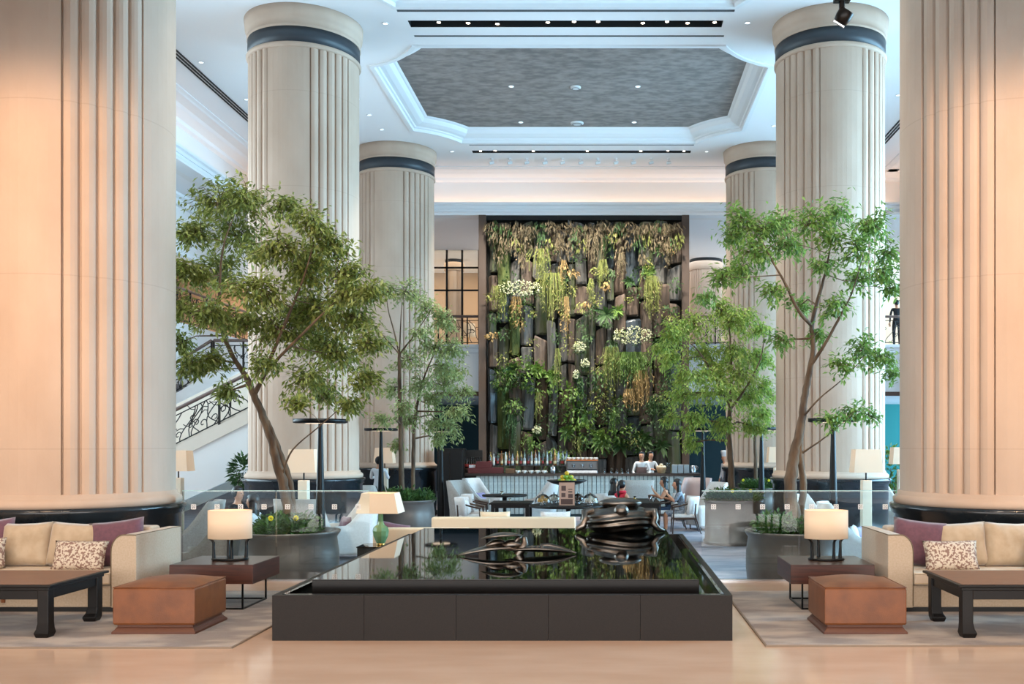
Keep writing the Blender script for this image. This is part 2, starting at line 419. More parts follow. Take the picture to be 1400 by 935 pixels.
# mezzanine: lower ceiling, facade, slab
XFL, XFR = CX-11.55, CX+11.55
struct('ceiling_mezzanine', MB().box(-24, 24, 31.6, 46, 8.70, 8.85).box(-24, XL-.2, 8, 31.6, 8.70, 8.85).box(XR+.2, 24, 8, 31.6, 8.70, 8.85), M['ceil'])
# side facades (above the mezzanine opening), with cornices
struct('wall_facade_left', MB().box(XFL-.2, XFL, 25, 46, 7.0, 8.70), M['white'])
struct('trim_9', MB().prism([(XFL,8.7),(XFL+.25,8.7),(XFL+.25,8.62),(XFL+.15,8.56),(XFL+.1,8.42),(XFL,8.40)], 'y', 25, 35.7), M['cornice'])
struct('trim_10', MB().prism([(XFL,7.15),(XFL+.18,7.12),(XFL+.18,7.0),(XFL+.08,6.94),(XFL-.2,6.94),(XFL-.2,7.15)], 'y', 25, 35.7), M['cornice'])
struct('wall_facade_right', MB().box(XFR, XFR+.2, 25, 46, 7.2, 8.70), M['white'])
slab = MB().box(-24, 24, 35.75, 46, 3.3, 5.1).box(-24, XFL, 25, 35.75, 3.3, 5.1).box(XFR, 24, 25, 35.75, 3.3, 5.1)
struct('floor_mezzanine', slab, M['white'])
struct('trim_11', MB().prism([(35.75,5.14),(35.6,5.14),(35.6,5.04),(35.66,4.98),(35.68,4.86),(35.75,4.84)], 'x', XFL, XFR), M['cornice'])
struct('trim_12', MB().box(XFL, XFR, 35.70, 35.75, 3.3, 3.45), M['brown'])
# far walls
struct('wall_far_upper', MB().box(-24, 24, 41.5, 41.7, 5.1, 8.7), M['mezz'])
struct('wall_far_lower', MB().box(-24, 24, 44, 44.2, LOW, 3.3), M['wallback'])
struct('wall_far_teal', MB().box(8.0, 24, 43.3, 43.5, LOW, 3.3), M['teal'])  # stretch of the far wall with daylight put into its colour
struct('wall_far_left', MB().box(-18.2, -18, 8, 46, LOW, 8.7), M['brown'])
struct('wall_far_right', MB().box(17, 17.2, 30, 46, LOW, 8.7), M['white'])
# lower window wall at the daylight side (window frames with mullions, glass between)
for side, X, wn, ya, nb in ((-1, -13.0, 1, 12.9, 5), (1, 11.0, 2, 9.7, 6)):
    fr = MB()
    for k in range(nb+1): fr.box(X-.06, X+.06, ya+k*3.2-.05, ya+k*3.2+.05, 0.5, 8.7)
    for z in (0.5, 3.2, 5.9, 8.6): fr.box(X-.05, X+.05, ya, 28.9, z, z+.08)
    e = struct('window_%d' % wn, fr, M['whitemetal'])
    MB().box(X-.1, X+.1, ya, 28.9, LOW, 0.5).build('window_sill', M['white'], e)
    for k in range(nb):
        for z0, z1 in ((0.58,3.2),(3.28,5.9),(5.98,8.6)):
            MB().box(X-.005, X+.005, ya+.05+k*3.2, ya+3.15+k*3.2, z0, z1).build('pane', M['glass'], e)
struct('wall_entrance_left', MB().box(-13.2, -13, -6, 12.9, LOW, 8.7), M['mezz'])
struct('wall_entrance_right', MB().box(11, 11.2, -6, 9.7, LOW, 8.7), M['mezz'])
# lower entrance ceiling with its bulkhead
struct('ceiling_entrance', MB().box(-13, 11, -6, 7.7, 5.25, 5.45).box(-13, 11, 7.7, 7.9, 5.2, CEIL+.1), M['white'])
# floors
EDGE = 11.65
struct('floor', MB().box(-13, 11, -6, EDGE, LOW-.1, 0), M['marble'])
struct('floor_lounge', MB().box(-18, 17, EDGE, 46, LOW-.1, LOW), M['carpet'])

# ------------------------------------------------------------------ columns
def shaft_profile(R):
    pts = []
    for q in range(4):
        base = q*90-90
        for a in (-22,-16,-10,-5,0,5,10,16,22): pts.append((base+a, R))
        n = 5; wdt = 46.0/n
        for k in range(n):
            s0 = 22+k*wdt
            pts += [(base+s0+0.35, R-.045), (base+s0+0.9, R-.045), (base+s0+1.3, R-.012)]
            for t in (0.2, 0.5, 0.8): pts.append((base+s0+1.3+(wdt-2.2)*t, R-.012+.02*math.sin(PI*t)))
            pts.append((base+s0+wdt-0.9, R-.012))
        pts += [(base+68-.3, R-.045)]
    return pts
shaft_mesh = {}
def make_column(x, y, floor_z, label, R=1.08, top=CEIL, zs=1.0):
    e = thing('column', label, 'column', (x, y, floor_z))
    h = lambda z: z-floor_z
    MB().lathe([(R+.11,0),(R+.11,.12),(R+.07,.16),(R+.07,h(.78)),(R+.10,h(.80)),(R+.10,h(.83)),(R+.12,h(.85)),(R+.12,h(.90)),(R+.05,h(.91))], 64).build('plinth', M['plinth'], e)
    MB().lathe([(R+.02,h(.90)),(R+.06,h(.90)),(R+.08,h(.93)),(R+.08,h(.97)),(R+.05,h(1.0)),(R+.03,h(1.01)),(R+.02,h(1.05)),(R-.05,h(1.06))], 64).build('base_moulding', M['stone'], e)
    pr = shaft_profile(R)
    rows = [[((r)*math.cos(math.radians(a)), r*math.sin(math.radians(a)), z) for a, r in pr] for z in (h(1.03), h(9.28))]
    MB().grid(rows, smooth=False, closed=True).build('shaft', M['stone'], e)
    MB().lathe([(R-.02,h(9.24)),(R+.02,h(9.24)),(R+.04,h(9.27)),(R+.04,h(9.31)),(R+.01,h(9.34)),(R-.02,h(9.34))], 64).build('necking', M['stone'], e)
    MB().lathe([(R-.02,h(9.33)),(R+.015,h(9.33)),(R+.015,h(9.63)),(R-.02,h(9.63))], 64).build('band', M['band'], e)
    MB().lathe([(R-.02,h(9.63)),(R+.03,h(9.63)),(R+.03,h(9.68)),(R+.02,h(9.69)),(R+.03,h(9.80)),(R+.06,h(9.82)),(R+.07,h(9.92)),(R+.08,h(CEIL)),(R-.02,h(CEIL))], 64).build('capital', M['stone'], e)
    return e
sides = ('staircase', 'daylit')
make_column(COLX[0], COLY[0], 0, 'huge fluted limestone column rising behind the sofa beside the staircase')
make_column(COLX[1], COLY[0], 0, 'huge fluted limestone column rising behind the sofa opposite the staircase side')
make_column(COLX[0], COLY[1], LOW, 'fluted stone column with slate band partly hiding the staircase')
make_column(COLX[1], COLY[1], LOW, 'fluted stone column with slate band beside a twisted potted tree and floor lamp')
make_column(COLX[0], COLY[2], LOW, 'fluted stone column with slate band near the black bar cabinet')
make_column(COLX[1], COLY[2], LOW, 'fluted stone column with slate band largely hidden behind another column and foliage')
# smaller column on the mezzanine behind the living wall
def small_column(px, Y, R, z0, z1, label):
    e = thing('column', label, 'column', (PX(px,Y), Y, z0)); H = z1-z0
    MB().lathe([(R+.08,0),(R+.08,.3),(R+.02,.34)], 40).build('plinth', M['plinth'], e)
    pr = shaft_profile(R)
    rows = [[(r*math.cos(math.radians(a)), r*math.sin(math.radians(a)), z) for a, r in pr] for z in (.3, H-.42)]
    MB().grid(rows, smooth=False, closed=True).build('shaft', M['stone'], e)
    MB().lathe([(R+.03,H-.44),(R+.05,H-.42),(R+.05,H-.15),(R+.02,H-.12)], 40).build('capital', M['stone'], e)
    MB().lathe([(R,H-.13),(R+.01,H-.13),(R+.01,H),(R,H)], 40).build('band', M['band'], e)
    return e
small_column(965, 38.6, 0.62, 5.1, 8.70, 'small fluted column standing on the mezzanine beside the living wall')
small_column(621, 38.6, 0.34, 5.1, 8.70, 'slender warm-lit column seen through the black window grid on the mezzanine')

# ------------------------------------------------------------------ wrought-iron railings
def railing(name, label, A, B, height, nposts, seed, curl=0.5, rail=M['handrail'], r0=0.012, parent=None, dens=1.0):
    """A, B foot points of the rail line (world)"""
    rnd = random.Random(seed)
    A = Vector(A); B = Vector(B); d = B-A; Ln = d.length
    e = thing(name, label, 'railing', A)
    up = Vector((0,0,1))
    pt = lambda s, h: d*(s/Ln)+up*h
    mb = MB(); hr = 0.045
    q = [pt(0,height), pt(Ln,height)]
    mb.tube(q, hr, 8).build('handrail', rail, e)
    MB().tube([pt(0,height-.14), pt(Ln,height-.14)], 0.014, 5).build('upper_rail', M['iron'], e)
    MB().tube([pt(0,.07), pt(Ln,.07)], 0.016, 5).build('lower_rail', M['iron'], e)
    for k in range(nposts+1):
        s = Ln*k/nposts; p = pt(s,0)
        MB().box(p.x-.022,p.x+.022,p.y-.022,p.y+.022,p.z,p.z+height).build('post', M['iron'], e)
    sc = MB(); hmax = height-.14
    n = int(Ln/0.30*dens)
    for k in range(n):
        s0 = Ln*(k+.5)/n+rnd.uniform(-.05,.05); x = s0; path = []; ph = rnd.uniform(0,6.3); sl = rnd.choice((-1,1))*rnd.uniform(.15,.6)
        for i in range(9):
            t = i/8; path.append(pt(min(max(x+sl*t*hmax+0.09*math.sin(ph+t*5.5),0.02),Ln-.02), .07+t*(hmax-.07)))
        sc.tube(path, r0, 4, cap=False)
        # curled scroll branching off
        c0 = path[rnd.randint(2,5)]; rr = rnd.uniform(.06,.12); dirx = d.normalized(); sg = rnd.choice((-1,1)); cp = []
        for i in range(11):
            a = i/10*5.2; r = rr*(1-i/13)
            off = dirx*(sg*(rr-r*math.cos(a)))+up*(r*math.sin(a))
            q = c0+off
            cp.append(q)
        sc.tube(cp, r0*.9, 4, cap=False)
        # a leafy side branch
        c1 = path[rnd.randint(3,7)]; sg = rnd.choice((-1,1)); bl = rnd.uniform(.12,.28)
        sc.tube([c1, c1+dirx*sg*bl*.5+up*bl*.25, c1+dirx*sg*bl+up*rnd.uniform(-.02,.22)], r0*.8, 4, cap=False)
    sc.build('scrollwork', M['iron'], e)
    return e
railing('balcony_railing', 'black scrolled iron balcony railing above white fascia left of the living wall'.replace('left of','beside the bar cabinet by'), (PX(560,35.7),35.68,5.14), (-4.05,35.68,5.14), 1.0, 3, 3)
railing('balcony_railing', 'black scrolled iron balcony railing on the mezzanine above the staircase', (XFL-.05,26.0,5.1), (XFL-.05,35.6,5.1), 1.0, 8, 5, dens=1.3)
railing('balcony_railing', 'black scrolled iron balcony railing beyond the column and floor lamp opposite the staircase', (7.6,35.68,5.14), (XFR,35.68,5.14), 1.0, 3, 6)
railing('balcony_railing', 'black iron balcony railing beside the small mezzanine column', (2.6,35.68,5.14), (7.4,35.68,5.14), 1.0, 4, 8)
# window grid on the mezzanine beside the living wall
g = thing('window_grid', 'black steel glazing grid with large panes on the mezzanine above balcony railing', 'window', (0,36.6,5.14))
gx = [PX(p,36.6) for p in (560,586,611,632,655)]; gz = [EYE+(VY-p)/F*36.6-5.14 for p in (432,397,366,336)]
for x in gx: MB().box(x-.035,x+.035,-.04,.04,0,gz[-1]+.03).build('mullion', M['iron'], g)
for z in gz: MB().box(gx[0],gx[-1],-.04,.04,z-.03,z+.03).build('transom', M['iron'], g)
for i in range(len(gx)-1):
    for z0, z1 in zip([0]+gz[:-1], gz): MB().box(gx[i]+.035,gx[i+1]-.035,-.006,.006,z0+.03,z1-.03).build('pane', M['glass'], g)
# warm mezzanine lamp, glimpsed through the railing
def simple_lamp(name, label, loc, sw, sh, bh, m=M['shade']):
    e = thing(name, label, 'lamp', loc)
    MB().lathe([(sw*.35,0),(sw*.35,.02),(.02,.04),(.02,bh)], 16).build('base', M['brass'], e)
    MB().lathe([(sw*.5,bh),(sw*.42,bh+sh)], 20, cap=False).build('shade', m, e, solid=.006)
    return e
simple_lamp('table_lamp', 'small glowing amber lamp behind the mezzanine railing', (PX(640,37.4),37.4,5.14), .6, .5, .45)

# ------------------------------------------------------------------ staircase
def staircase():
    Y0, Y1 = 23.0, 25.2
    A = P(150, 656, Y0); B = P(372, 545, Y0)   # line of the string's top edge
    sl = (B.z-A.z)/(B.x-A.x)
    e = thing('staircase', 'white staircase with pale stone treads climbing behind a fluted column', 'staircase', (A.x, Y0, LOW))
    h = lambda x: A.z+(x-A.x)*sl-LOW
    L = B.x-A.x
    poly = [(0,h(A.x)),(L,h(B.x)),(L,h(B.x)-1.45),(0,max(h(A.x)-1.55,0.02))]
    MB().prism(poly, 'y', 0, 0.16).build('outer_string', M['white'], e)
    MB().prism([(p[0], p[1]+(1.5 if k < 2 else 0)) for k, p in enumerate(poly)], 'y', Y1-Y0-.16, Y1-Y0).build('inner_wall', M['stair'], e)
    MB().prism([(0,h(A.x)),(L,h(B.x)),(L,h(B.x)-.3),(0,h(A.x)-.3)], 'y', -.05, 0.0).build('string_moulding', M['stair'], e)
    n = 14
    for k in range(n):
        x0 = L*k/n; z = h(A.x+x0)
        MB().box(x0, x0+L/n+.03, .16, Y1-Y0-.16, z-.14, z+.17).build('tread', M['stair'], e)
    MB().prism([(0,h(A.x)-.2),(L,h(B.x)-.2),(L,h(B.x)-.9),(0,h(A.x)-.9)], 'y', .16, Y1-Y0-.16).build('soffit', M['white'], e)
    railing('stair_railing', 'scrolled iron railing with wooden handrail along the lower stair flight', (A.x, Y0+.08, A.z+.02), (B.x, Y0+.08, B.z+.02), 0.86, 3, 11, dens=2.0, r0=.013)
    # upper return flight
    Y2 = 27.2
    A2 = P(205, 560, Y2); B2 = P(288, 508, Y2); C2 = P(372, 508, Y2)
    f = thing('staircase', 'upper stair flight rising to the mezzanine landing behind the lower flight', 'staircase', (A2.x, Y2, A2.z))
    d = B2-A2; L2 = d.x; H2 = d.z
    MB().prism([(0,0),(L2,H2),(C2.x-A2.x,H2),(C2.x-A2.x,H2-.45),(L2,H2-.45),(0,-.6)], 'y', 0, .14).build('outer_string', M['white'], f)
    for k in range(8):
        MB().box(L2*k/8, L2*(k+1)/8+.03, .14, 1.9, H2*k/8-.16, H2*k/8+.1).build('tread', M['stair'], f)
    MB().box(L2, C2.x-A2.x, .14, 1.9, H2-.4, H2).build('landing', M['stair'], f)
    railing('stair_railing', 'scrolled iron railing with wooden handrail along the upper stair flight', A2+Vector((0,.07,.02)), B2+Vector((0,.07,.02)), 0.84, 2, 13, dens=1.6)
    railing('stair_railing', 'short level iron railing on the stair landing', B2+Vector((.06,.07,.02)), C2+Vector((0,.07,.02)), 0.84, 2, 14)
staircase()
# ------------------------------------------------------------------ foreground seating groups
def rug(x0, x1, y0, y1, colx, label):
    e = thing('rug', label, 'rug', ((x0+x1)/2,(y0+y1)/2,0)); a=(x1-x0)/2; b=(y1-y0)/2
    cxl = colx-(x0+x1)/2; cyl = COLY[0]-(y0+y1)/2; Rn = 1.21; dx = math.sqrt(Rn*Rn-(cyl-b)**2)
    a0 = math.atan2(b-cyl, dx); arc = [(cxl+Rn*math.cos(t), cyl+Rn*math.sin(t)) for t in [a0+(-PI-2*a0)*k/20 for k in range(21)]]
    MB().prism([(-a,-b),(a,-b),(a,b)]+arc+[(-a,b)], 'z', 0, .016).build('pile', M['rug'], e, bevel=.004)
    MB().box(-a-.012,a+.012,-b-.012,-b,0,.012).box(-a-.012,-a,-b,b,0,.012).box(a,a+.012,-b,b,0,.012).build('binding', mat('rug_binding','#8b7a69',.9), e)
rug(-10.2, -2.95, 7.76, 10.7, COLX[0], 'mottled taupe rug under the seating group with staircase behind')
rug(1.24, 8.6, 7.83, 10.7, COLX[1], 'mottled taupe rug under the seating group away from the staircase')
def make_pillow(w, h, t, m, name, label, loc, lean=0.25, yaw=0.0, roll=0.0, cat='pillow', group=None, piping=True):
    mb = MB(); n = 12
    def pt(i, j, s):
        u = -1+2*i/n; v = -1+2*j/n
        pin = 0.07
        x = w/2*u*(1-pin*(1-v*v)*0.9+pin*.3); z = h/2*v*(1-pin*(1-u*u)*0.9+pin*.3)
        th = t/2*((1-u**4)*(1-v**4))**0.55
        return (x, s*th+0.004*math.sin(9*u+5*v), z)
    mb.grid([[pt(i,j,1) for i in range(n+1)] for j in range(n+1)]); mb.grid([[pt(i,j,-1) for i in range(n+1)] for j in range(n+1)])
    o = mb.build(name, m, weld=True)
    o.rotation_euler = (-lean, roll, yaw); o.location = loc
    tag(o, label, cat, group); return o
def sofa(cx, which):
    W = 1.82; yf = 9.32; yb = 10.3; D = yb-yf
    e = thing('sofa', 'long beige linen sofa with box arms beneath the fluted column %s' % which, 'sofa', (cx, yf, .016))
    b = -.016
    MB().box(-W+.04,W-.04,.05,D-.03,0,.045).build('plinth', M['black'], e)
    MB().box(-W+.2,W-.2,.02,D-.05,.045,.25).build('base', M['sofa'], e, bevel=.012)
    MB().box(-W+.2,W-.2,D-.24,D-.02,.2,.76+b).build('backrest', M['sofa'], e, bevel=.03, seg=3)
    for s in (-1,1):
        # box arm with the inner top edge rounded
        arc = [(W-.235+.12-.12*math.cos(a*PI/16), .744+b-.16+.16*math.sin(a*PI/16)) for a in range(9)]
        poly = [(W-.235,.045)]+arc+[(W,.744+b),(W,.045)]
        poly = [(s*x,z) for x,z in poly]
        am = MB().prism(poly,'y',0,D).build('arm', M['sofa'], e, bevel=.006)
        pip = MB(); pts = [(s*x,-.002,z) for x,z in [(W-.235,.06)]+arc+[(W-.004,.742+b)]]
        pip.tube(pts, .005, 5).tube([(s*(W-.004),-.002,.742+b),(s*(W-.004),D,.742+b)], .005, 5).build('piping', mat('piping','#6d5c45',.8), am)
    n = 2
    for k in range(n):
        x0 = -W+.24+k*(2*W-.48)/n; x1 = x0+(2*W-.48)/n-.008
        c = MB().box(x0,x1,.0,D-.26,.252,.385+b).build('seat_cushion', M['seat'], e, bevel=.025, seg=3)
        MB().tube([(x0+.01,.0,.27),(x1-.01,.0,.27)], .004, 5).tube([(x0+.01,-.001,.36),(x1-.01,-.001,.36)], .004, 5).build('piping', mat('piping2','#c4ab88',.8), c)
    # small brown slatted grille low on the base
    gx = (.27 if cx < 0 else -.1)
    gr = MB()
    for k in range(13):
        hgt = .075 if k % 3 else .09
        gr.box(gx-.32+k*.05, gx-.32+k*.05+.034, .008, .022, .09, .09+hgt)
    gr.box(gx-.33, gx+.33, .010, .022, .105, .12).build('grille', mat('grille_wood','#7d4a26',.6), e) if False else gr.build('grille', mat('grille_wood','#7d4a26',.6), e)
    return e
SL, SR = -6.25, 4.43
sofa(SL, 'on the staircase side'); sofa(SR, 'away from the staircase')
ys = 9.86
for cx, s, side in ((SL,-1,'on the sofa nearest the staircase'),(SR,1,'on the sofa away from the staircase')):
    # offsets measured towards the hall centre
    d = -s
    make_pillow(.50,.46,.16,M['purple'],'pillow','plum square pillow leaning in the corner '+side,(cx+d*1.36, ys+.05,.61),.28,-s*.25, roll=.12*s)
    make_pillow(.51,.44,.17,M['beige'],'pillow','beige square pillow between plum and beige pillows '+side,(cx+d*.935, ys+.02,.595),.25, roll=-.05*s)
    make_pillow(.51,.44,.17,M['beige'],'pillow','plain beige square pillow nearer the middle '+side,(cx+d*.46, ys+.02,.595),.25, .05*s, roll=.04*s)
    make_pillow(.53,.30,.14,M['pattern'],'pillow','scroll-patterned lumbar pillow near the arm '+side,(cx+d*1.12, ys-.22,.51),.32, .05*s)
    make_pillow(.53,.30,.14,M['pattern'],'pillow','scroll-patterned lumbar pillow in the middle '+side,(cx+d*.13, ys-.22,.51),.32, -.1*s, roll=.12*s)
make_pillow(.50,.46,.16,M['purple'],'pillow','plum pillow at the middle of the sofa nearest the staircase',(SL+.06, ys+.05,.61),.28,.2, roll=-.1)

def coffee_table(x0, x1, label):
    y0, y1 = 8.05, 9.0; H = .453-.016
    e = thing('coffee_table', label, 'table', ((x0+x1)/2, (y0+y1)/2, .016)); a = (x1-x0)/2; b = (y1-y0)/2
    t = MB(); 
    for z0,z1,g in ((H-.022,H,0),(H-.05,H-.022,.03)): t.box(-a+g,a-g,-b+g,b-g,z0,z1)
    top = t.build('table_top', M['darkwood'], e, bevel=.006)
    MB().box(-a+.035,a-.035,-b+.035,b-.035,H-.001,H+.002).build('inlay', M['topwood'], top)
    for s in (-1,1):
        MB().box(-a+.06,a-.06,s*(b-.075)-.02,s*(b-.075)+.02,H-.125,H-.05).build('apron', M['darkwood'], e, bevel=.004)
        MB().box(s*(a-.075)-.02,s*(a-.075)+.02,-b+.06,b-.06,H-.125,H-.05).build('apron', M['darkwood'], e, bevel=.004)
    for sx in (-1,1):
        for sy in (-1,1):
            l = MB(); cx, cy = sx*(a-.085), sy*(b-.085)
            # square leg ending in an inward-turned hoof foot
            secs = [(0,.05,.03),(.035,.062,.03),(.07,.052,.012),(.12,.046,.0),(H-.05,.046,0)]
            rows = []
            for z, r, sh in secs:
                rows.append([(cx-sx*sh*.6+dx*r, cy-sy*sh*.6+dy*r, z) for dx,dy in ((-1,-1),(1,-1),(1,1),(-1,1))])
            l.grid(rows, smooth=False, closed=True); l.add(rows[0],[(3,2,1,0)]); l.add(rows[-1],[(0,1,2,3)])
            l.build('leg', M['darkwood'], e, bevel=.008)
    return e
coffee_table(-6.6, -4.52, 'low ebony coffee table with brown inlaid top by the sofa beside the staircase')
coffee_table(2.83, 4.9, 'low ebony coffee table with brown inlaid top by the sofa away from the staircase')

def ottoman(x0, label):
    w = .69; e = thing('ottoman', label, 'ottoman', (x0+w/2, 8.61, .016)); a = w/2
    zz = .41-.016
    mb = MB(); rows = []; n = 10
    # upholstered block: slightly bulging sides and a crowned top
    for z in (.075,.09,.2,.3,zz-.03,zz-.008):
        bl = a-.004 if z > .08 else a-.012
        if z > zz-.02: bl = a-.014
        rows.append([(x*bl,y*bl,z) for x,y in ((-1,-1),(0,-1.008),(1,-1),(1.008,0),(1,1),(0,1.008),(-1,1),(-1.008,0))])
    mb.grid(rows, smooth=False, closed=True)
    mb.add(rows[0],[tuple(range(8))])
    top = []
    for j in range(n+1):
        top.append([((-1+2*i/n)*(a-.014), (-1+2*j/n)*(a-.014), zz-.008+.055*((1-(-1+2*i/n)**2)*(1-(-1+2*j/n)**2))**.7) for i in range(n+1)])
    mb.grid(top)
    mb.build('cushion', M['leather'], e, bevel=.008)
    p = MB(); 
    p.tube([(-a+.008,-a+.008,zz-.01),(a-.008,-a+.008,zz-.01),(a-.008,a-.008,zz-.01),(-a+.008,a-.008,zz-.01)], .006, 6, closed=True).build('piping', M['leather'], e)
    prof = [(a+.004,0),(a+.004,.016),(a-.016,.036),(a-.024,.05),(a-.03,.052),(a-.03,.075)]
    rows = [[(x*r,y*r,z) for x,y in ((-1,-1),(1,-1),(1,1),(-1,1))] for r,z in prof]
    q = MB(); q.grid(rows, smooth=False, closed=True); q.add(rows[0],[(3,2,1,0)]); q.add(rows[-1],[(0,1,2,3)])
    q.build('base', M['leatherbase'], e, bevel=.004)
ottoman(-4.13, 'square tan leather ottoman at the end of the coffee table on the staircase side')
ottoman(1.785, 'square tan leather ottoman at the end of the coffee table away from the staircase')

def side_table(x0, label):
    w = .795; y0 = 9.43; D = .76; e = thing('side_table', label, 'table', (x0+w/2, y0+D/2, .016)); a = w/2; b = D/2; zt = .45-.016
    MB().box(-a,a,-b,b,.25,zt-.004).build('body', M['redwood'], e, bevel=.003)
    MB().box(-a+.004,a-.004,-b+.004,b-.004,zt-.004,zt).build('top', M['redwoodtop'], e)
    f = .016
    for sx in (-1,1):
        for sy in (-1,1):
            MB().box(sx*(a-.12)-f/2,sx*(a-.12)+f/2,sy*(b-.06)-f/2,sy*(b-.06)+f/2,0,.25).build('leg', M['blackmetal'], e)
        MB().box(sx*(a-.12)-f/2,sx*(a-.12)+f/2,-b+.06,b-.06,0,f).build('foot_bar', M['blackmetal'], e)
    for sy in (-1,1): MB().box(-a+.12,a-.12,sy*(b-.06)-f/2,sy*(b-.06)+f/2,0,f).build('foot_bar', M['blackmetal'], e)
    return e
side_table(-4.17, 'boxy rosewood side table on black metal frame beside the sofa near the staircase')
side_table(1.72, 'boxy rosewood side table on black metal frame beside the sofa away from the staircase')
def drum_lamp(x, label):
    y = 9.82; z = .45
    e = thing('drum_lamp', label, 'lamp', (x, y, z))
    sx, sy = .212, .14
    MB().lathe([(.9,0),(.97,.006),(.97,.016),(.9,.022)], 40, sx=.185, sy=.125).build('base_ring', M['blackmetal'], e)
    for a in (20,110,200,290):
        px, py = .155*math.cos(math.radians(a)), .105*math.sin(math.radians(a))
        l = MB(); c, s = math.cos(math.radians(a)), math.sin(math.radians(a))
        path = [(px,py,.02),(px*1.02,py*1.02,.12),(px*1.02,py*1.02,.175),(px*1.12,py*1.12,.20),(px*1.26,py*1.26,.212)]
        l.tube(path, [.018,.014,.014,.014,.012], 4).build('leg', M['blackmetal'], e)
    MB().lathe([(1,.215),(1,.49)], 48, sx=sx, sy=sy, cap=False).build('shade', M['shade'], e, solid=.005)
    for z in (.212,.485): MB().lathe([(1.0,z),(1.01,z),(1.01,z+.007),(1.0,z+.007)], 48, sx=sx, sy=sy, cap=False).build('shade_trim', mat('shade_trim','#c9b08f',.8), e)
    MB().ball((0,0,.33),.04).build('bulb', M['bulb'], e)
    d = bpy.data.lights.new('lamp_light','POINT'); d.energy = 1.5; d.color = WARM; d.shadow_soft_size = .05
    o = bpy.data.objects.new('lamp_light', d); COL.objects.link(o); o.location = (x,y,z+.40)
drum_lamp(PX(314.5,9.82), 'oval drum table lamp on rosewood side table near the staircase')
drum_lamp(PX(1129.5,9.82), 'oval drum table lamp on rosewood side table away from the staircase')

# ------------------------------------------------------------------ fountain
fx0, fx1, fy0, fy1, fh = -2.735, 1.0, 8.07, 13.55, .367
fo = thing('fountain', 'low black granite fountain with mirror-like water slab in a stone basin', 'fountain', ((fx0+fx1)/2, (fy0+fy1)/2, 0))
hx, hy = (fx1-fx0)/2, (fy1-fy0)/2; tk = .09
npan = 5; pw = 2*hx/npan
pm = MB().box(-pw/2+.0015,pw/2-.0015,-.03,.03,0,fh).build('front_panel', M['granite'], fo)
pm.location = (-hx+pw/2, -hy+.03, 0)
for k in range(1, npan):
    c = pm.copy(); COL.objects.link(c); c.parent = fo; c.location = (-hx+pw*(k+.5), -hy+.03, 0)
nsp = 7; sw_ = (2*hy-.06)/nsp
sm = MB().box(-.03,.03,-sw_/2+.0015,sw_/2-.0015,0,fh).mesh('side_panel'); sm.materials.append(M['granite'])
for s in (-1,1):
    for k in range(nsp):
        c = bpy.data.objects.new('side_panel', sm); COL.objects.link(c); c.parent = fo; c.location = (s*(hx-.03), -hy+.06+sw_*(k+.5), 0)
MB().box(-hx,hx,hy-.06,hy,0,fh).build('rear_panel', M['granite'], fo)
MB().box(-hx+.062,-hx+tk,-hy+.062,hy-.06,0,fh).box(hx-tk,hx-.062,-hy+.062,hy-.06,0,fh).box(-hx+.062,hx-.062,-hy+.062,-hy+tk,0,fh).build('basin_lining', M['mirror'], fo)
MB().box(-hx+tk,hx-tk,-hy+tk,hy-.06,LOW+.02,.20).build('basin', M['dark'], fo)
MB().box(-hx+tk,hx-tk,-hy+tk,hy-.06,.20,.27).build('trough_water', M['trough'], fo)
zt = .456
sl = MB().box(-2.50-(fx0+fx1)/2, .756-(fx0+fx1)/2, 8.37-(fy0+fy1)/2, 13.42-(fy0+fy1)/2, .27, zt-.004).build('slab', M['granite'], fo, bevel=.004)
sl.data.materials[0] = mat('slab_granite','#110e0d',0.2,spec=0.25)
MB().box(-2.50-(fx0+fx1)/2+.004, .756-(fx0+fx1)/2-.004, 8.37-(fy0+fy1)/2+.004, 13.42-(fy0+fy1)/2-.004, zt-.004, zt).build('water_film', M['mirror'], fo)

# bronze sculptures lying on the slab
def blob(mb, c, r, fn, n=40, m=24, zmin=None):
    rows = []
    for i in range(m+1):
        th = PI*i/m; row = []
        for k in range(n):
            a = 2*PI*k/n; d = Vector((math.sin(th)*math.cos(a), math.sin(th)*math.sin(a), -math.cos(th)))
            q = fn(d, th, a); p = Vector((c[0]+r[0]*d.x*q, c[1]+r[1]*d.y*q, c[2]+r[2]*d.z*q))
            if zmin is not None and p.z < zmin: p.z = zmin
            row.append(p)
        rows.append(row)
    mb.grid(rows, closed=True)
def big_sculpture():
    Y = 12.9; x = PX(846, Y)
    e = thing('bronze_sculpture', 'rounded dark bronze sculpture with rippled folds and sphere at fountain rear', 'sculpture', (x, Y, zt))
    b = MB(); blob(b, (0,0,.15), (.50,.31,.185), lambda d,t,a: 1+.04*math.sin(d.z*15+2.6*math.sin(a*2+.4))+.05*math.sin(3*a+.6), 64, 44, 0)
    b.build('body', M['bronze'], e)
    for s in (-1,1):
        l = MB()
        path = [(s*.34,-.05,.25),(s*.46,-.10,.26),(s*.47,-.14,.19),(s*.44,-.15,.12),(s*.50,-.16,.05),(s*.58,-.12,.025)]
        if s < 0: path = [(s*.34,-.02,.27),(s*.44,-.06,.25),(s*.43,-.12,.17),(s*.46,-.14,.09),(s*.53,-.15,.05),(s*.55,-.15,.025)]
        l.tube(path, [.06,.055,.045,.05,.04,.02], 12).build('limb', M['bronze'], e)
    c = MB(); blob(c, (.02,.06,.37), (.27,.20,.065), lambda d,t,a: 1+.05*math.sin(2*a+1)); c.build('cap', M['bronze'], e)
    n = MB(); blob(n, (.0,.04,.30), (.17,.14,.06), lambda d,t,a: 1.0); n.build('neck', M['bronze'], e)
    MB().ball((.03,-.22,.285),.098,.09,.085,24,14).build('sphere', M['bronze'], e)
big_sculpture()
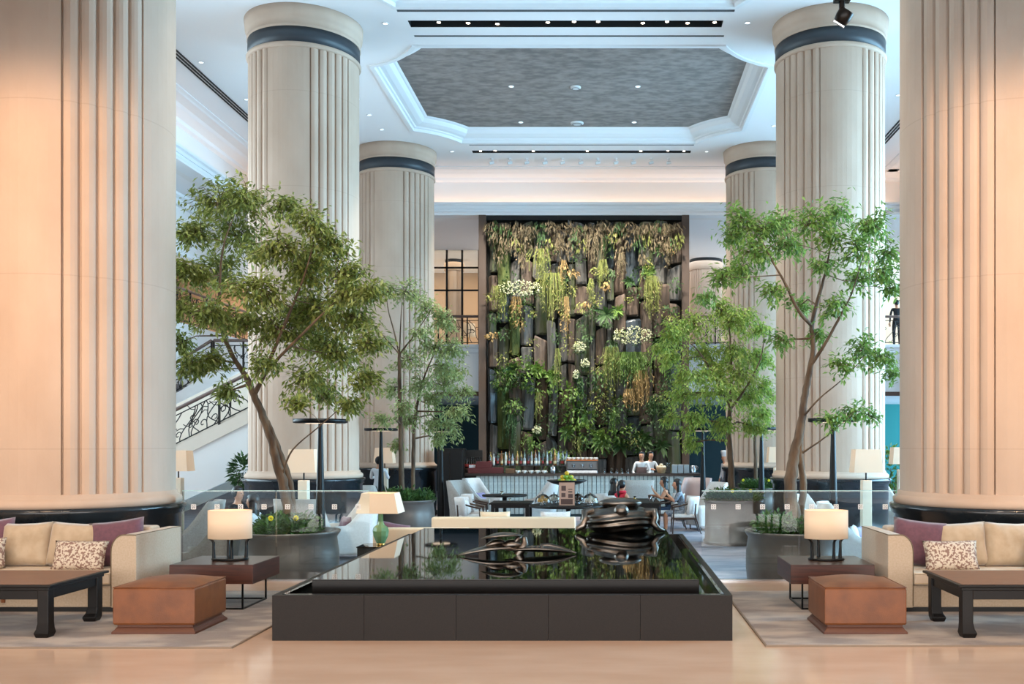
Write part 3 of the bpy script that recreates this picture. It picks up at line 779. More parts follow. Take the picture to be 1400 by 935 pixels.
def fin(mb, A, B, up, width, thick, sag=0.0, n=16):
    A = Vector(A); B = Vector(B); d = B-A; side = Vector((0,1,0)); rows = []
    for i in range(n+1):
        t = i/n; w_ = max(math.sin(PI*t)**.7, .04); c = A+d*t+Vector((0,0,sag*math.sin(PI*t)))
        row = []
        for k in range(10):
            a = 2*PI*k/10; row.append(c+Vector((0, math.cos(a)*width*w_, math.sin(a)*thick*w_+ up*.3*math.cos(a)*width*w_)))
        rows.append(row)
    mb.grid(rows, closed=True)
def small_sculpture():
    Y = 10.2; X = lambda px: PX(px,Y)-PX(700,Y); Z = lambda py: max(EYE+(VY-py)/F*Y-zt, 0)
    e = thing('bronze_sculpture', 'flat leaf-like bronze sculpture of stacked fins on the fountain water', 'sculpture', (PX(700,Y), Y, zt))
    f = MB(); fin(f, (X(628),-.12,.01), (X(722),.05,.06), .3, .10, .028, .045); fin(f,(X(690),.0,.045),(X(788),.10,.012),-.2,.13,.032,.03); f.build('lower_leaf', M['bronze'], e)
    f = MB(); fin(f, (X(662),-.03,.09), (X(692),.02,.13), .3, .07, .03, .02); fin(f,(X(680),.02,.08),(X(716),.0,.10),.1,.08,.05,.02); f.build('middle_leaf', M['bronze'], e)
    f = MB(); fin(f, (X(657),-.02,.165), (X(716),.02,.195), .15, .12, .022, .03); fin(f,(X(700),0,.12),(X(714),.02,.185),.1,.05,.04); f.build('upper_leaf', M['bronze'], e)
    f = MB(); f.tube([(X(716),.03,.17),(X(718),.0,.12),(X(712),0,.05),(X(708),0,0)], [.03,.035,.05,.05], 10).build('stem', M['bronze'], e)
    f = MB(); f.tube([(X(738),.08,.085),(X(750),.10,.09),(X(768),.09,.06),(X(787),.06,.015)], [.02,.022,.018,.008], 8).build('rim', M['bronze'], e)
    for k, px in enumerate((728,735,741)): MB().ball((X(px),-.03,.085),.022,.022,.018).build('bead', M['bronze'], e)
small_sculpture()

# ------------------------------------------------------------------ glass balustrade at the edge of the sunken lounge
def balustrade(x0, x1, label):
    Y = 11.58; e = thing('glass_balustrade', label, 'balustrade', ((x0+x1)/2, Y, 0)); n = max(1, round((x1-x0)/1.27)); w_ = (x1-x0)/n
    for k in range(n):
        a = -(x1-x0)/2+k*w_
        p = MB().box(a+.006, a+w_-.006, -.006, .006, 0, 1.05).build('glass_panel', M['glass'], e)
        MB().box(a+.006, a+w_-.006, -.0065, .0065, 1.045, 1.052).build('polished_edge', mat('glass_edge','#9fc4c4',.2), p)
        for j in range(4):
            x = a+w_*(j+.5)/4; z = .862
            for t in range(1):
                mm = MB()
                for r0, r1 in ((.019,.029),):
                    mm.box(x-r1,x+r1,-.0075,-.0065,z-r1,z-r0).box(x-r1,x+r1,-.0075,-.0065,z+r0,z+r1).box(x-r1,x-r0,-.0075,-.0065,z-r0,z+r0).box(x+r0,x+r1,-.0075,-.0065,z-r0,z+r0)
                mm.box(x-.006,x+.006,-.0075,-.0065,z-.018,z+.018).box(x-.018,x+.018,-.0075,-.0065,z-.006,z+.006)
                mm.build('marker', mat('frosted_marker','#e6e6e6',.8), p)
    MB().box(-(x1-x0)/2,(x1-x0)/2,-.03,.03,0,.02).build('shoe', M['steel'], e)
balustrade(PX(250,11.6), fx0-.05, 'clear glass balustrade with frosted markers beside the sofa near the staircase')
balustrade(fx1+.07, 3.35, 'clear glass balustrade with frosted markers on the far side of the fountain from the stairs')
# ------------------------------------------------------------------ potted trees
def leaf_mesh(mb, pts, dirs, ln, wd, rnd):
    vs = mb.v; fs = mb.f
    for p, d in zip(pts, dirs):
        l = ln*rnd.uniform(.7,1.25); w_ = wd*rnd.uniform(.8,1.2)
        d = d.normalized(); s = d.cross(Vector((rnd.uniform(-.6,.6),rnd.uniform(-.6,.6),1)))
        if s.length < 1e-4: s = Vector((1,0,0))
        s.normalize(); nrm = s.cross(d)
        o = len(vs); mid = p+d*l*.45
        vs += [tuple(p), tuple(mid+s*w_*.5+nrm*w_*.18), tuple(p+d*l), tuple(mid-s*w_*.5+nrm*w_*.18)]
        fs += [(o,o+1,o+2),(o,o+2,o+3)]; mb.sm += [False,False]
def clump(mb, c, rx, rz, n, ln, wd, rnd, up=.6, ry=None):
    ry = rx if ry is None else ry
    pts = []; dirs = []
    for _ in range(n):
        a = rnd.uniform(0,2*PI); r = math.sqrt(rnd.random())
        pts.append(Vector((c[0]+rx*r*math.cos(a), c[1]+ry*r*math.sin(a), c[2]+rz*rnd.uniform(0,1)*(1.15-r*.75))))
        dirs.append(Vector((math.cos(a)*rnd.uniform(.3,1), math.sin(a)*rnd.uniform(.3,1), rnd.uniform(-.3,1)*up)))
    leaf_mesh(mb, pts, dirs, ln, wd, rnd)
def potted_tree(name, label, px, Y, R, H, trunks, blobs, leafm, ln, wd, dens, seed, hang=.5, depth=.8, ground=True, yellow=True, barrel=True):
    rnd = random.Random(seed); X = PX(px, Y)
    e = thing(name, label, 'potted tree', (X, Y, LOW)); off = Vector((X, Y, LOW))
    pr = [(R*.84,0),(R*.86,.02),(R*.93,.14),(R*.975,H*.45),(R*.97,H*.7),(R*.93,H-.09),(R*.96,H-.06),(R,H-.02),(R,H),(R*.93,H),(R*.9,H-.08)] if barrel else \
         [(R*.97,0),(R*1.0,.03),(R*1.0,.08),(R*.95,.10),(R*.94,H-.08),(R*.97,H-.05),(R*.98,H),(R*.93,H),(R*.91,H-.08)]
    MB().lathe(pr, 56, cap=False).build('planter', M['planter'], e)
    MB().lathe([(R*.92,H-.09),(R*.5,H-.04),(.02,H-.02)], 24, cap=False).build('soil', M['soil'], e)
    br = MB(); nodes = []
    for tp in trunks:
        pts = [P(a,b,Y+(c if c else 0))-off for a,b,c,_ in tp]; rad = [r*.78 for _,_,_,r in tp]
        # smooth the trunk line and add a little knotty wobble
        sp = []; sr = []
        for i in range(len(pts)-1):
            p0 = pts[max(i-1,0)]; p1 = pts[i]; p2 = pts[i+1]; p3 = pts[min(i+2,len(pts)-1)]
            for k in range(5):
                t = k/5; q = .5*((2*p1)+(p2-p0)*t+(2*p0-5*p1+4*p2-p3)*t*t+(3*p1-p0-3*p2+p3)*t**3)
                wob = rad[i]*.12
                sp.append(q+Vector((rnd.uniform(-wob,wob),rnd.uniform(-wob,wob),0))); sr.append((rad[i]*(1-t)+rad[i+1]*t)*rnd.uniform(.93,1.07))
        sp.append(pts[-1]); sr.append(rad[-1])
        if tp[0][1] > 660: sp.insert(0, Vector((sp[0].x, sp[0].y, H-.1))); sr.insert(0, sr[0]*1.25)
        br.tube(sp, sr, 10)
        nodes += list(zip(sp[len(sp)//4:], sr[len(sp)//4:]))
    lf = MB(); tw = MB()
    for bl in blobs:
        bx, by, brd = bl[:3]; dY = rnd.uniform(-depth, depth) if len(bl) < 4 else bl[3]; c = P(bx, by, Y+dY)-off; r = 1.14*brd*(Y+dY)/F
        # limb from the closest lower node
        best = min(nodes, key=lambda q: (q[0]-c).length+(1.2 if q[0].z > c.z+.1 else 0))
        b0 = best[0]; r0 = min(best[1]*.6, .035)
        mid = (b0+c)*.5+Vector((rnd.uniform(-.08,.08), rnd.uniform(-.08,.08), rnd.uniform(-.04,.1)))
        limb = [b0, b0*.6+mid*.4, mid, mid*.5+c*.5, c]
        tw.tube(limb, [r0, r0*.8, r0*.6, r0*.45, r0*.3], 5)
        nodes.append((mid, r0*.6)); nodes.append((c, r0*.35))
        nt = max(7, int(24*(brd/35)))
        for _ in range(nt):
            th = rnd.uniform(0,2*PI); zz = rnd.uniform(-.75,1); hh = math.sqrt(max(0,1-zz*zz))
            tip = c+Vector((hh*math.cos(th), hh*math.sin(th)*.9, zz*.85))*r*rnd.uniform(.55,1.12)
            st = c+(mid-c)*rnd.uniform(0,.35)
            m2 = (st+tip)*.5+Vector((0,0,r*rnd.uniform(.02,.16)))
            tip2 = tip-Vector((0,0,r*hang*rnd.uniform(.1,.5)))
            tw.tube([st,m2,tip2], [.006,.0045,.002], 3, cap=False)
            nl = int(dens*1.65*rnd.uniform(.7,1.3)); pts = []; dirs = []
            for k in range(nl):
                t = rnd.uniform(.2,1.0); q = st*(1-t)**2+m2*2*t*(1-t)+tip2*t*t
                q = q+Vector((rnd.gauss(0,.06),rnd.gauss(0,.06),rnd.gauss(0,.055)))
                dv = (tip2-st).normalized()*.6+Vector((rnd.uniform(-1,1),rnd.uniform(-1,1),rnd.uniform(-.9,.35)-hang*.5))
                pts.append(q); dirs.append(dv)
            leaf_mesh(lf, pts, dirs, ln, wd, rnd)
    br.v, br.f, br.sm = br.v+tw.v, br.f+[tuple(i+len(br.v) for i in f) for f in tw.f], br.sm+tw.sm
    br.build('trunk', M['bark'], e)
    lf.build('foliage', leafm, e, kind='stuff')
    if ground:
        g = MB()
        for _ in range(26):
            a = rnd.uniform(0,2*PI); rr = R*.68*math.sqrt(rnd.random())
            clump(g, (rr*math.cos(a),rr*math.sin(a),H-.04), R*.30, .27, 80, .10, .045, rnd, 1.0)
        g.build('groundcover', M['ground'], e, kind='stuff')
    if yellow:
        for k in range(2):
            f = MB(); a = rnd.uniform(PI, 2*PI); c = (R*.75*math.cos(a), R*.75*math.sin(a), H+.20)
            for j in range(9): 
                an = j*2*PI/9; f.ball((c[0]+.022*math.cos(an),c[1],c[2]+.022*math.sin(an)), .016,.01,.016,6,4)
            f.build('flower', M['yellow'], e)
    return e
big_left = [(300,275,40),(340,270,36),(268,318,32),(325,325,46),(392,288,24),(425,305,32),(455,335,30),(380,340,42),(300,375,42),(258,372,30),(350,400,46),(415,375,42),(468,378,36),(505,395,22),
    (440,425,44),(385,450,42),(485,435,34),(462,485,40),(420,515,32),(242,470,17),(262,498,20),(292,492,22),(312,535,12),(360,500,22),(505,465,24),(495,520,22),(450,540,22),(245,420,16),(410,430,34),(475,410,32),(330,440,30),(400,550,12),(478,555,12),(430,350,30),(285,430,28),(440,470,36)]
potted_tree('potted_tree', 'leaning olive-green tree in zinc planter beside glass balustrade near the staircase', 396, 13.5, .67, .92,
    [[(396,705,0,.095),(388,665,0,.085),(378,630,0,.075),(371,600,0,.072),(360,570,0,.066),(347,540,0,.06),(336,515,.1,.05),(320,490,.2,.04),(303,450,.2,.032),(300,400,.1,.026),(305,340,0,.016),(318,300,0,.008)],
     [(400,700,.1,.07),(396,660,.1,.06),(384,622,.05,.05),(374,595,0,.04),(366,575,0,.03)],
     [(347,540,0,.045),(362,510,-.1,.036),(378,470,-.2,.03),(395,430,-.3,.024),(415,380,-.3,.016),(430,330,-.2,.008)],
     [(362,510,-.1,.03),(390,480,-.2,.026),(430,440,-.4,.02),(470,400,-.4,.01)],
     [(386,650,0,.02),(400,615,-.2,.014),(440,580,-.4,.01),(480,545,-.4,.006)]],
    big_left, M['leaf_a'], .098, .037, 18, 21, hang=.55, depth=.8)
big_right = [(1015,300,28),(1048,312,32),(1030,345,30),(1000,325,18),(985,380,22),(965,405,14),(1075,335,28),(1112,305,28),(1150,292,30),(1195,308,28),(1215,345,18),(1170,340,28),(1135,330,22),(1180,385,26),(1208,372,18),(1142,420,20),(1222,395,12),
    (1178,478,24),(1205,490,18),(1150,500,14),(1222,512,8),(1090,420,16),(1066,465,14),(1168,562,16),(1190,570,10),(1136,575,12),(1056,400,18),(1010,370,22),(1070,300,20),(1120,460,12),(1125,360,18)]
potted_tree('potted_tree', 'gnarled airy tree with bright leaves in zinc planter before a fluted column and lamp', 1085, 13.5, .66, .92,
    [[(1085,705,0,.125),(1080,670,0,.115),(1084,635,0,.10),(1090,605,0,.085),(1096,575,0,.07),(1100,545,0,.06),(1106,510,0,.052),(1112,475,0,.045),(1110,445,.1,.04),(1118,410,.1,.034),(1128,375,.1,.022),(1135,340,0,.012),(1140,310,0,.006)],
     [(1095,700,.1,.07),(1098,660,.1,.06),(1094,620,0,.05),(1096,585,0,.04)],
     [(1110,445,.1,.036),(1092,425,-.1,.03),(1075,390,-.2,.024),(1055,355,-.2,.014),(1040,325,-.2,.007)],
     [(1108,500,0,.036),(1128,470,-.2,.028),(1150,430,-.3,.022),(1165,400,-.3,.014),(1180,350,-.3,.007)],
     [(1098,570,0,.02),(1120,545,-.3,.014),(1150,520,-.4,.010),(1180,490,-.4,.006)],
     [(1096,620,0,.02),(1125,600,-.2,.012),(1150,580,-.3,.008),(1168,562,-.3,.005)]],
    big_right, M['leaf_d'], .096, .037, 12, 22, hang=.4, depth=.7)
tl2 = [(528,400,20),(555,402,26),(583,422,24),(605,440,24),(618,480,24),(592,478,28),(560,492,24),(540,535,18),(578,528,28),(612,528,26),(628,560,18),(600,575,24),(560,575,18),(525,575,14),(545,608,10),(600,600,12),(622,510,20),(530,470,12),(575,455,18),(605,505,22),(632,535,14),(590,550,22),(552,555,16),(615,585,16)]
potted_tree('potted_tree', 'slender pale green tree with two thin stems in zinc planter behind the green lamp', 556, 20.9, .60, .92,
    [[(551,690,0,.075),(549,650,0,.07),(548,600,0,.062),(547,550,0,.055),(546,500,0,.045),(546,483,0,.04)],
     [(564,690,.2,.06),(565,640,.2,.055),(566,590,.2,.048),(572,545,.2,.038),(582,510,.2,.025),(600,470,.2,.012)],
     [(546,484,0,.024),(538,450,.2,.02),(531,425,.2,.014),(528,400,.2,.006)],[(546,484,0,.022),(548,440,-.2,.016),(550,405,-.2,.007)],
     [(546,484,0,.026),(565,460,-.3,.02),(585,430,-.3,.01)],[(546,484,0,.02),(525,460,.1,.012),(512,445,.1,.006)]],
    tl2, M['leaf_c'], .10, .038, 16, 23, hang=.5, depth=.8, yellow=False, barrel=True)
tr2 = [(950,440,30),(920,455,22),(985,425,28),(1020,432,26),(1040,452,20,1.3),(960,485,34),(1000,478,38),(1034,490,28,1.2),(915,492,20),(932,540,26),(980,535,36),(1018,540,34),(1042,530,22,1.3),(950,575,22),(988,580,22),(1028,582,22),(903,475,12),(940,510,26),(970,510,30),(1010,510,32),(1046,495,14,1.4),(915,570,12),(945,605,12),(1000,440,26),(1044,565,14,1.4)]
potted_tree('potted_tree', 'dense weeping tree with dark ridged trunk in straight-sided zinc planter', 1003, 20.9, .635, .92,
    [[(1001,690,0,.10),(1000,655,0,.09),(998,620,0,.08),(996,590,0,.07),(998,555,0,.055),(1000,510,0,.04),(998,460,0,.02),(995,430,0,.01)],
     [(998,555,0,.04),(980,520,-.2,.03),(955,480,-.3,.018),(930,460,-.3,.008)],[(998,560,0,.04),(1020,530,.1,.03),(1040,490,.2,.018),(1045,455,.2,.008)]],
    tr2, M['leaf_b'], .105, .038, 20, 24, hang=.9, depth=.9, barrel=False)
potted_tree('potted_tree', 'small thin-stemmed tree in wide planter close to the far fluted column', 1036, 26.6, .6, .92,
    [[(1034,664,0,.07),(1033,630,0,.06),(1032,600,0,.05),(1034,570,0,.03)]],
    [(1030,565,16),(1045,560,18),(1020,550,14),(1048,585,14),(1030,540,16),(1056,540,12)], M['leaf_b'], .09, .04, 14, 25, yellow=True, barrel=True)

# ------------------------------------------------------------------ lounge lamps
def torchiere(px, Y, ztop, label, r=.425):
    X = PX(px, Y); e = thing('torchiere', label, 'floor lamp', (X, Y, LOW)); H = ztop-LOW
    MB().lathe([(.19,0),(.19,.015),(.11,.03)], 32).build('base', M['blackmetal'], e)
    MB().lathe([(.095,.02),(.09,.5),(.06,H*.6),(.035,H-.05),(.03,H)], 20).build('pole', M['blackmetal'], e)
    MB().lathe([(r*.9,H-.02),(r,H-.01),(r,H+.05),(r*.97,H+.05),(r*.97,H+.01),(.02,H+.01)], 48).build('disc', M['blackmetal'], e)
    MB().lathe([(r*.55,H-.024),(r*.55,H-.02)], 32).build('diffuser', mat('torch_diffuser','#dcd6cc',.6,emit='#ffe0bd',estr=.6), e)
torchiere(438, 16.0, 1.94, 'black tapered floor lamp with flat disc beside the leaning tree')
torchiere(1139, 17.1, 1.98, 'black tapered floor lamp with flat disc between two grey lounge chairs')
torchiere(521, 25.7, 1.94, 'black tapered floor lamp with flat disc before the waiter')
torchiere(603, 25.7, 1.92, 'black tapered floor lamp beside the black bar cabinet')
torchiere(1041, 24.2, 1.94, 'black tapered floor lamp beside the small thin-stemmed tree')
torchiere(961, 25.7, 1.94, 'black tapered floor lamp near the end of the bar behind the weeping tree')
def shaft_lamp(px, Y, ztop, label, sw=.26, sh=.42):
    X = PX(px, Y); e = thing('floor_lamp', label, 'floor lamp', (X, Y, LOW)); H = ztop-LOW
    MB().box(-.15,.15,-.15,.15,0,.03).build('base', M['lampcream'], e, bevel=.004)
    MB().taper(0,0,.03,H-sh-.14,.09,.09,.085,.085).build('shaft', M['lampcream'], e, bevel=.01)
    MB().lathe([(.015,H-sh-.14),(.015,H-sh*.4)], 10).build('stem', M['blackmetal'], e)
    rows = [[(x*a,y*a*.75,z) for x,y in ((-1,-1),(1,-1),(1,1),(-1,1))] for a,z in ((sw,H-sh),(sw*.86,H))]
    MB().grid(rows, smooth=False, closed=True).build('shade', M['shade'], e, solid=.006)
    MB().ball((0,0,H-sh*.5),.05).build('bulb', M['bulb'], e)
    d = bpy.data.lights.new('lamp_light','POINT'); d.energy = 3.5; d.color = WARM; d.shadow_soft_size = .05
    o = bpy.data.objects.new('lamp_light', d); COL.objects.link(o); o.location = (X,Y,ztop-sh*.3)
shaft_lamp(244, 20.5, 1.45, 'cream square-shaft floor lamp with glowing shade in front of the staircase')
shaft_lamp(415.5, 18.1, 1.49, 'cream square-shaft floor lamp with glowing shade by the column beside the leaning tree')
shaft_lamp(526, 27.1, 1.48, 'glowing floor lamp behind the waiter')
shaft_lamp(1184, 18.1, 1.49, 'cream square-shaft floor lamp with glowing shade beside column and gnarled tree')
shaft_lamp(1062, 27.1, 1.5, 'glowing floor lamp half hidden behind a fluted column')
shaft_lamp(1232, 25.0, 1.5, 'glowing floor lamp beside the leafy bush at the teal wall')

# green ceramic lamp on a small black cube table, beside the fountain
X = PX(520.5, 14.0)
e = thing('cube_table', 'small black cube table carrying a green ceramic lamp', 'table', (X-.02, 14.0, LOW))
MB().box(-.25,.25,-.25,.25,.0,.655).build('body', M['black'], e, bevel=.006); MB().box(-.26,.26,-.26,.26,.655,.67).build('top', M['mirror'], e)
e = thing('ceramic_lamp', 'green celadon vase lamp with boxy cream shade on black cube table', 'lamp', (X, 14.0, LOW+.67))
MB().lathe([(.055,0),(.06,.02),(.05,.03)], 20).build('foot', M['brass'], e)
MB().lathe([(.06,.03),(.07,.05),(.105,.13),(.115,.20),(.10,.25),(.055,.285),(.036,.33),(.034,.43),(.04,.45)], 10, smooth=False).build('vase', M['celadon'], e)
MB().lathe([(.008,.44),(.008,.62)], 8).build('stem', M['brass'], e)
rows = [[(x*a,y*a*.8,z) for x,y in ((-1,-1),(-.3,-1),(.35,-1),(1,-1),(1,1),(-1,1))] for a,z in ((.29,.455),(.225,.735))]
MB().grid(rows, smooth=False, closed=True).build('shade', M['shade'], e, solid=.006)
MB().ball((0,0,.58),.04).build('bulb', M['bulb'], e)
d = bpy.data.lights.new('lamp_light','POINT'); d.energy = 1.5; d.color = WARM; d.shadow_soft_size = .05
o = bpy.data.objects.new('lamp_light', d); COL.objects.link(o); o.location = (X,14.0,LOW+.67+.66)

# ------------------------------------------------------------------ lounge seating
def lounge_chair(px, Y, rz, fab, label, H=1.15, arm=.62, W=.37, back_flare=.10, low=False):
    e = thing('lounge_chair', label, 'armchair', (PX(px,Y), Y, LOW), rz)
    # local: front is -y.  U-shaped shell, high at the back, sweeping down to the arms
    D = .38; n = 26; rows = [[],[],[],[],[],[]]
    for i in range(n+1):
        t = i/n; 
        if t < .3: u = t/.3; x, y = -W, -D+u*(2*D-.16); h = arm+(H-arm)*max(0,(u-.35)/.65)**1.6
        elif t > .7: u = (1-t)/.3; x, y = W, -D+u*(2*D-.16); h = arm+(H-arm)*max(0,(u-.35)/.65)**1.6
        else:
            a = (t-.3)/.4*PI; x, y = -W*math.cos(a)**1 if True else 0, D-.16+.16*math.sin(a)
            x = -W*math.copysign(abs(math.cos(a))**.6, math.cos(a)); h = H
        for j, f in enumerate((0,.1,.3,.55,.8,1)):
            z = .10+(h-.10)*f; k = 1+.10*(z/H); yy = y+back_flare*max(0,(z-.4)/(H-.4))*max(0,(y+.1)/(D+.1))
            rows[j].append((x*k, yy, z))
    MB().grid(rows).build('shell', fab, e, solid=.055)
    MB().box(-W+.03,W-.03,-D-.01,D-.12,.26,.44).build('seat_cushion', fab, e, bevel=.04, seg=3)
    MB().box(-W+.02,W-.02,-D+.02,D-.1,.12,.26).build('base', fab, e, bevel=.02)
    for sx in (-1,1):
        for sy in (-1,1): MB().lathe([(.014,0),(.022,.13)], 8, c=(sx*(W-.06),sy*(D-.1)-.02,0)).build('leg', M['walnut'], e)
    return e
R90 = PI/2
lounge_chair(285, 13.9, -R90*.92, M['greyfab'], 'beige-grey high-back lounge chair just behind the glass by the drum lamp')
lounge_chair(263, 16.5, -R90*.85, M['greyfab'], 'beige-grey high-back lounge chair in front of the staircase floor lamp')
lounge_chair(480, 18.2, -R90*.75, M['whitefab'], 'off-white lounge chair with plum pillow behind the leaning tree planter')
lounge_chair(418, 17.3, PI*.95, M['greyfab'], 'beige lounge chair with its back turned behind the leaning tree trunk')
lounge_chair(500, 23.0, PI*.9, M['greyfab'], 'rounded beige chair next to the waiter')
lounge_chair(1118, 18.3, R90*.7, M['whitefab'], 'pale lounge chair between gnarled tree trunk and disc floor lamp')
lounge_chair(1160, 16.0, R90*.9, M['whitefab'], 'pale lounge chair with white and lavender pillows behind the drum lamp')
lounge_chair(1217, 22.3, R90*.5, M['whitefab'], 'white chair near the leafy bush and teal wall')
lounge_chair(640, 25.4, -R90*1.2+PI, M['greyfab'], 'beige high-back chair beside the square dark table')
lounge_chair(660, 27.0, R90*.8, M['whitefab'], 'white high-back chair with lavender pillow at the thin round table')
lounge_chair(738, 26.2, -R90*.9, M['whitefab'], 'white high-back chair in front of the bar, opposite the lavender pillow chair')
lounge_chair(870, 26.9, PI*1.05, M['greyfab'], 'grey high-back chair with its back to the bar, behind the dining table'.replace('back to','side against'), H=1.12)
lounge_chair(946, 27.2, -R90*.4, M['pinkfab'], 'pinkish high-back chair at the end of the bar')
lounge_chair(966, 24.2, -R90*.8, M['whitefab'], 'white high-back chair beside the weeping tree planter')
make_pillow(.42,.36,.14,M['purple'],'pillow','plum pillow on the off-white lounge chair behind the planter',(PX(472,18.1),18.05,LOW+.60),.3,-1.0)
make_pillow(.40,.36,.14,M['lavender'],'pillow','lavender pillow on the white chair at the thin round table',(PX(652,26.9)+.12,26.9,LOW+.60),.3,1.1)
make_pillow(.40,.38,.14,M['whitefab'],'pillow','white pillow on the pale chair behind the drum lamp',(PX(1160,16)+.06,15.8,LOW+.61),.3,1.2)
make_pillow(.38,.34,.13,M['lavender'],'pillow','lavender pillow on the pale chair behind the drum lamp',(PX(1160,16)+.20,15.95,LOW+.60),.35,1.0)
def wood_chair(px, Y, rz, label, pillow=None):
    e = thing('wooden_armchair', label, 'armchair', (PX(px,Y), Y, LOW), rz)
    W = .31
    for sx in (-1,1):
        MB().tube([(sx*W,-.30,0),(sx*W,-.27,.62)], [.014,.018], 8).build('leg', M['walnut'], e)
        MB().tube([(sx*(W+.02),.36,0),(sx*W,.22,.45),(sx*W*.95,.24,.70)], [.014,.02,.018], 8).build('leg', M['walnut'], e)
    arm = []
    for i in range(17):
        a = PI*i/16; arm.append((-W*1.04*math.cos(a)*(1 if True else 1), -.30+.62*math.sin(a)**.8, .62+.16*math.sin(a)))
    MB().tube(arm, .020, 8).build('arm_rail', M['walnut'], e)
    MB().box(-W,W,-.30,.24,.33,.37).build('seat_frame', M['walnut'], e, bevel=.01)
    MB().box(-W+.01,W-.01,-.31,.22,.37,.46).build('seat_cushion', M['whitefab'], e, bevel=.03, seg=3)
    rows = []
    for z in (.45,.6,.75,.86):
        rows.append([(W*.92*math.cos(PI*(1-i/12)), .02+.26*math.sin(PI*i/12)+.12*(z-.45), z) for i in range(13)])
    MB().grid(rows).build('backrest', M['whitefab'], e, solid=.05)
    return e
wood_chair(642, 22.9, R90, 'wooden-armed chair with white pillow at the square dark table')
wood_chair(650, 24.3, R90*1.05, 'wooden-armed chair next to the first one at the square dark table'.replace('next to the first one','behind another wooden-armed chair'))
wood_chair(936, 23.35, -R90, 'wooden-armed chair holding the woman in grey at the dining table')
wood_chair(917, 24.6, -R90, 'wooden-armed chair holding the woman in black at the dining table')
wood_chair(834, 24.5, R90, 'wooden-armed chair holding the woman with loose black hair behind the sculpture')
wood_chair(846, 23.35, R90, 'wooden-armed chair holding the woman with red scarf behind the sculpture')
make_pillow(.40,.34,.13,M['whitefab'],'pillow','white pillow on the wooden-armed chair at the square dark table',(PX(642,22.9)-.06,22.9,LOW+.64),.3,R90)
make_pillow(.40,.34,.13,M['whitefab'],'pillow','white pillow on the chair holding the woman in grey',(PX(936,23.35)+.13,23.4,LOW+.66),.25,-R90)
# cream banquettes seen from behind
def banquette(x0, x1, Y, h, label):
    e = thing('banquette', label, 'sofa', ((x0+x1)/2, Y, LOW)); a = (x1-x0)/2
    MB().box(-a,a,0,.2,.08,h).build('backrest', M['creamfab'], e, bevel=.03, seg=3)
    for s in (-1,1): MB().box(s*a-(.16 if s>0 else 0),s*a+(0 if s>0 else .16),.2,.85,.08,h*.75).build('arm', M['creamfab'], e, bevel=.03)
    MB().box(-a+.165,a-.165,.2,.84,.1,.42).build('seat', M['creamfab'], e, bevel=.03)
    MB().box(-a+.05,a-.05,.05,.8,0,.08).build('plinth', M['black'], e)
banquette(PX(509,15.0), PX(640,15.0), 15.0, .82, 'cream banquette with plum pillow just behind the green lamp')
banquette(PX(589.5,17.0), PX(787,17.0), 17.0, .835, 'long cream banquette backing onto the rear of the fountain')
make_pillow(.48,.42,.14,M['purple'],'pillow','plum pillow on the cream banquette behind the green lamp',(PX(536,15.3),15.32,LOW+.68),-.25,.1, roll=.2)
make_pillow(.52,.42,.14,M['creamfab'],'pillow','cream pillow on the long banquette below the square dark table',(PX(677,17.3),17.31,LOW+.71),-.2,.0)
make_pillow(.52,.42,.14,M['whitefab'],'pillow','off-white pillow on the long banquette below the buffet table',(PX(759,17.3),17.31,LOW+.71),-.2,.1)

# ------------------------------------------------------------------ tables in the lounge
def box_table(x0, x1, y0, y1, h, label, m=M['darkwood']):
    e = thing('dining_table', label, 'table', ((x0+x1)/2,(y0+y1)/2,LOW)); a=(x1-x0)/2; b=(y1-y0)/2
    MB().box(-a,a,-b,b,h-.04,h).build('table_top', m, e, bevel=.006)
    MB().box(-a+.05,a-.05,-b+.05,b-.05,h-.12,h-.04).build('apron', M['darkwood'], e)
    for sx in (-1,1):
        for sy in (-1,1): MB().box(sx*(a-.08)-.04,sx*(a-.08)+.04,sy*(b-.08)-.04,sy*(b-.08)+.04,0,h-.04).build('leg', M['darkwood'], e)
box_table(-2.78,-1.82,23.0,24.0,.72,'square dark wooden table between two wooden-armed chairs')
box_table(.57,1.19,23.0,25.0,.72,'long dark dining table with women seated around it')
def round_table(px, Y, r, h, label, m=M['darkwood']):
    e = thing('round_table', label, 'table', (PX(px,Y),Y,LOW))
    MB().lathe([(r-.02,h-.05),(r,h-.04),(r,h-.01),(r-.01,h)], 48).build('table_top', m, e)
    MB().lathe([(.26,0),(.26,.02),(.06,.05),(.04,.4),(.06,h-.06),(.12,h-.05)], 20).build('pedestal', M['darkwood'], e)
round_table(777, 22.4, .88, .72, 'large round dark buffet table with glass domes'); round_table(690, 25.7, .58, .78, 'thin round dark table between high-back white chairs')
round_table(1189, 17.0+3.0, .4, .6, 'small white round side table near the floor lamp and column'.replace('small white','small pale'), M['whitemetal']) if False else None
# buffet display
TZ = LOW+.72
def dome(px, Y, r, label, food):
    e = thing('cake_dome', label, 'cake dome', (PX(px,Y),Y,TZ))
    MB().lathe([(r*.5,0),(r*.3,.02),(r*.3,.05),(r*1.05,.06),(r*1.05,.07),(r*.9,.07)], 24).build('stand', M['steel'], e)
    MB().lathe([(r*.98*math.cos(a*PI/18), .075+r*.98*math.sin(a*PI/18)) for a in range(0,9)]+[(.015,.075+r)], 24, cap=False).build('cover', M['glassware'], e)
    MB().ball((0,0,.08+r+.015),.02).build('knob', M['steel'], e)
    f = MB()
    for k in range(7):
        a = k*2*PI/7; rr = 0 if k == 6 else r*.5
        f.ball((rr*math.cos(a),rr*math.sin(a),.07+.045+(.06 if k==6 else 0)), r*.24,r*.24,.045,8,6)
    f.build('pastry', food, e)
dome(742, 22.2, .18, 'glass dome over golden pastries on the buffet table', mat('pastry','#c99a4a',.7))
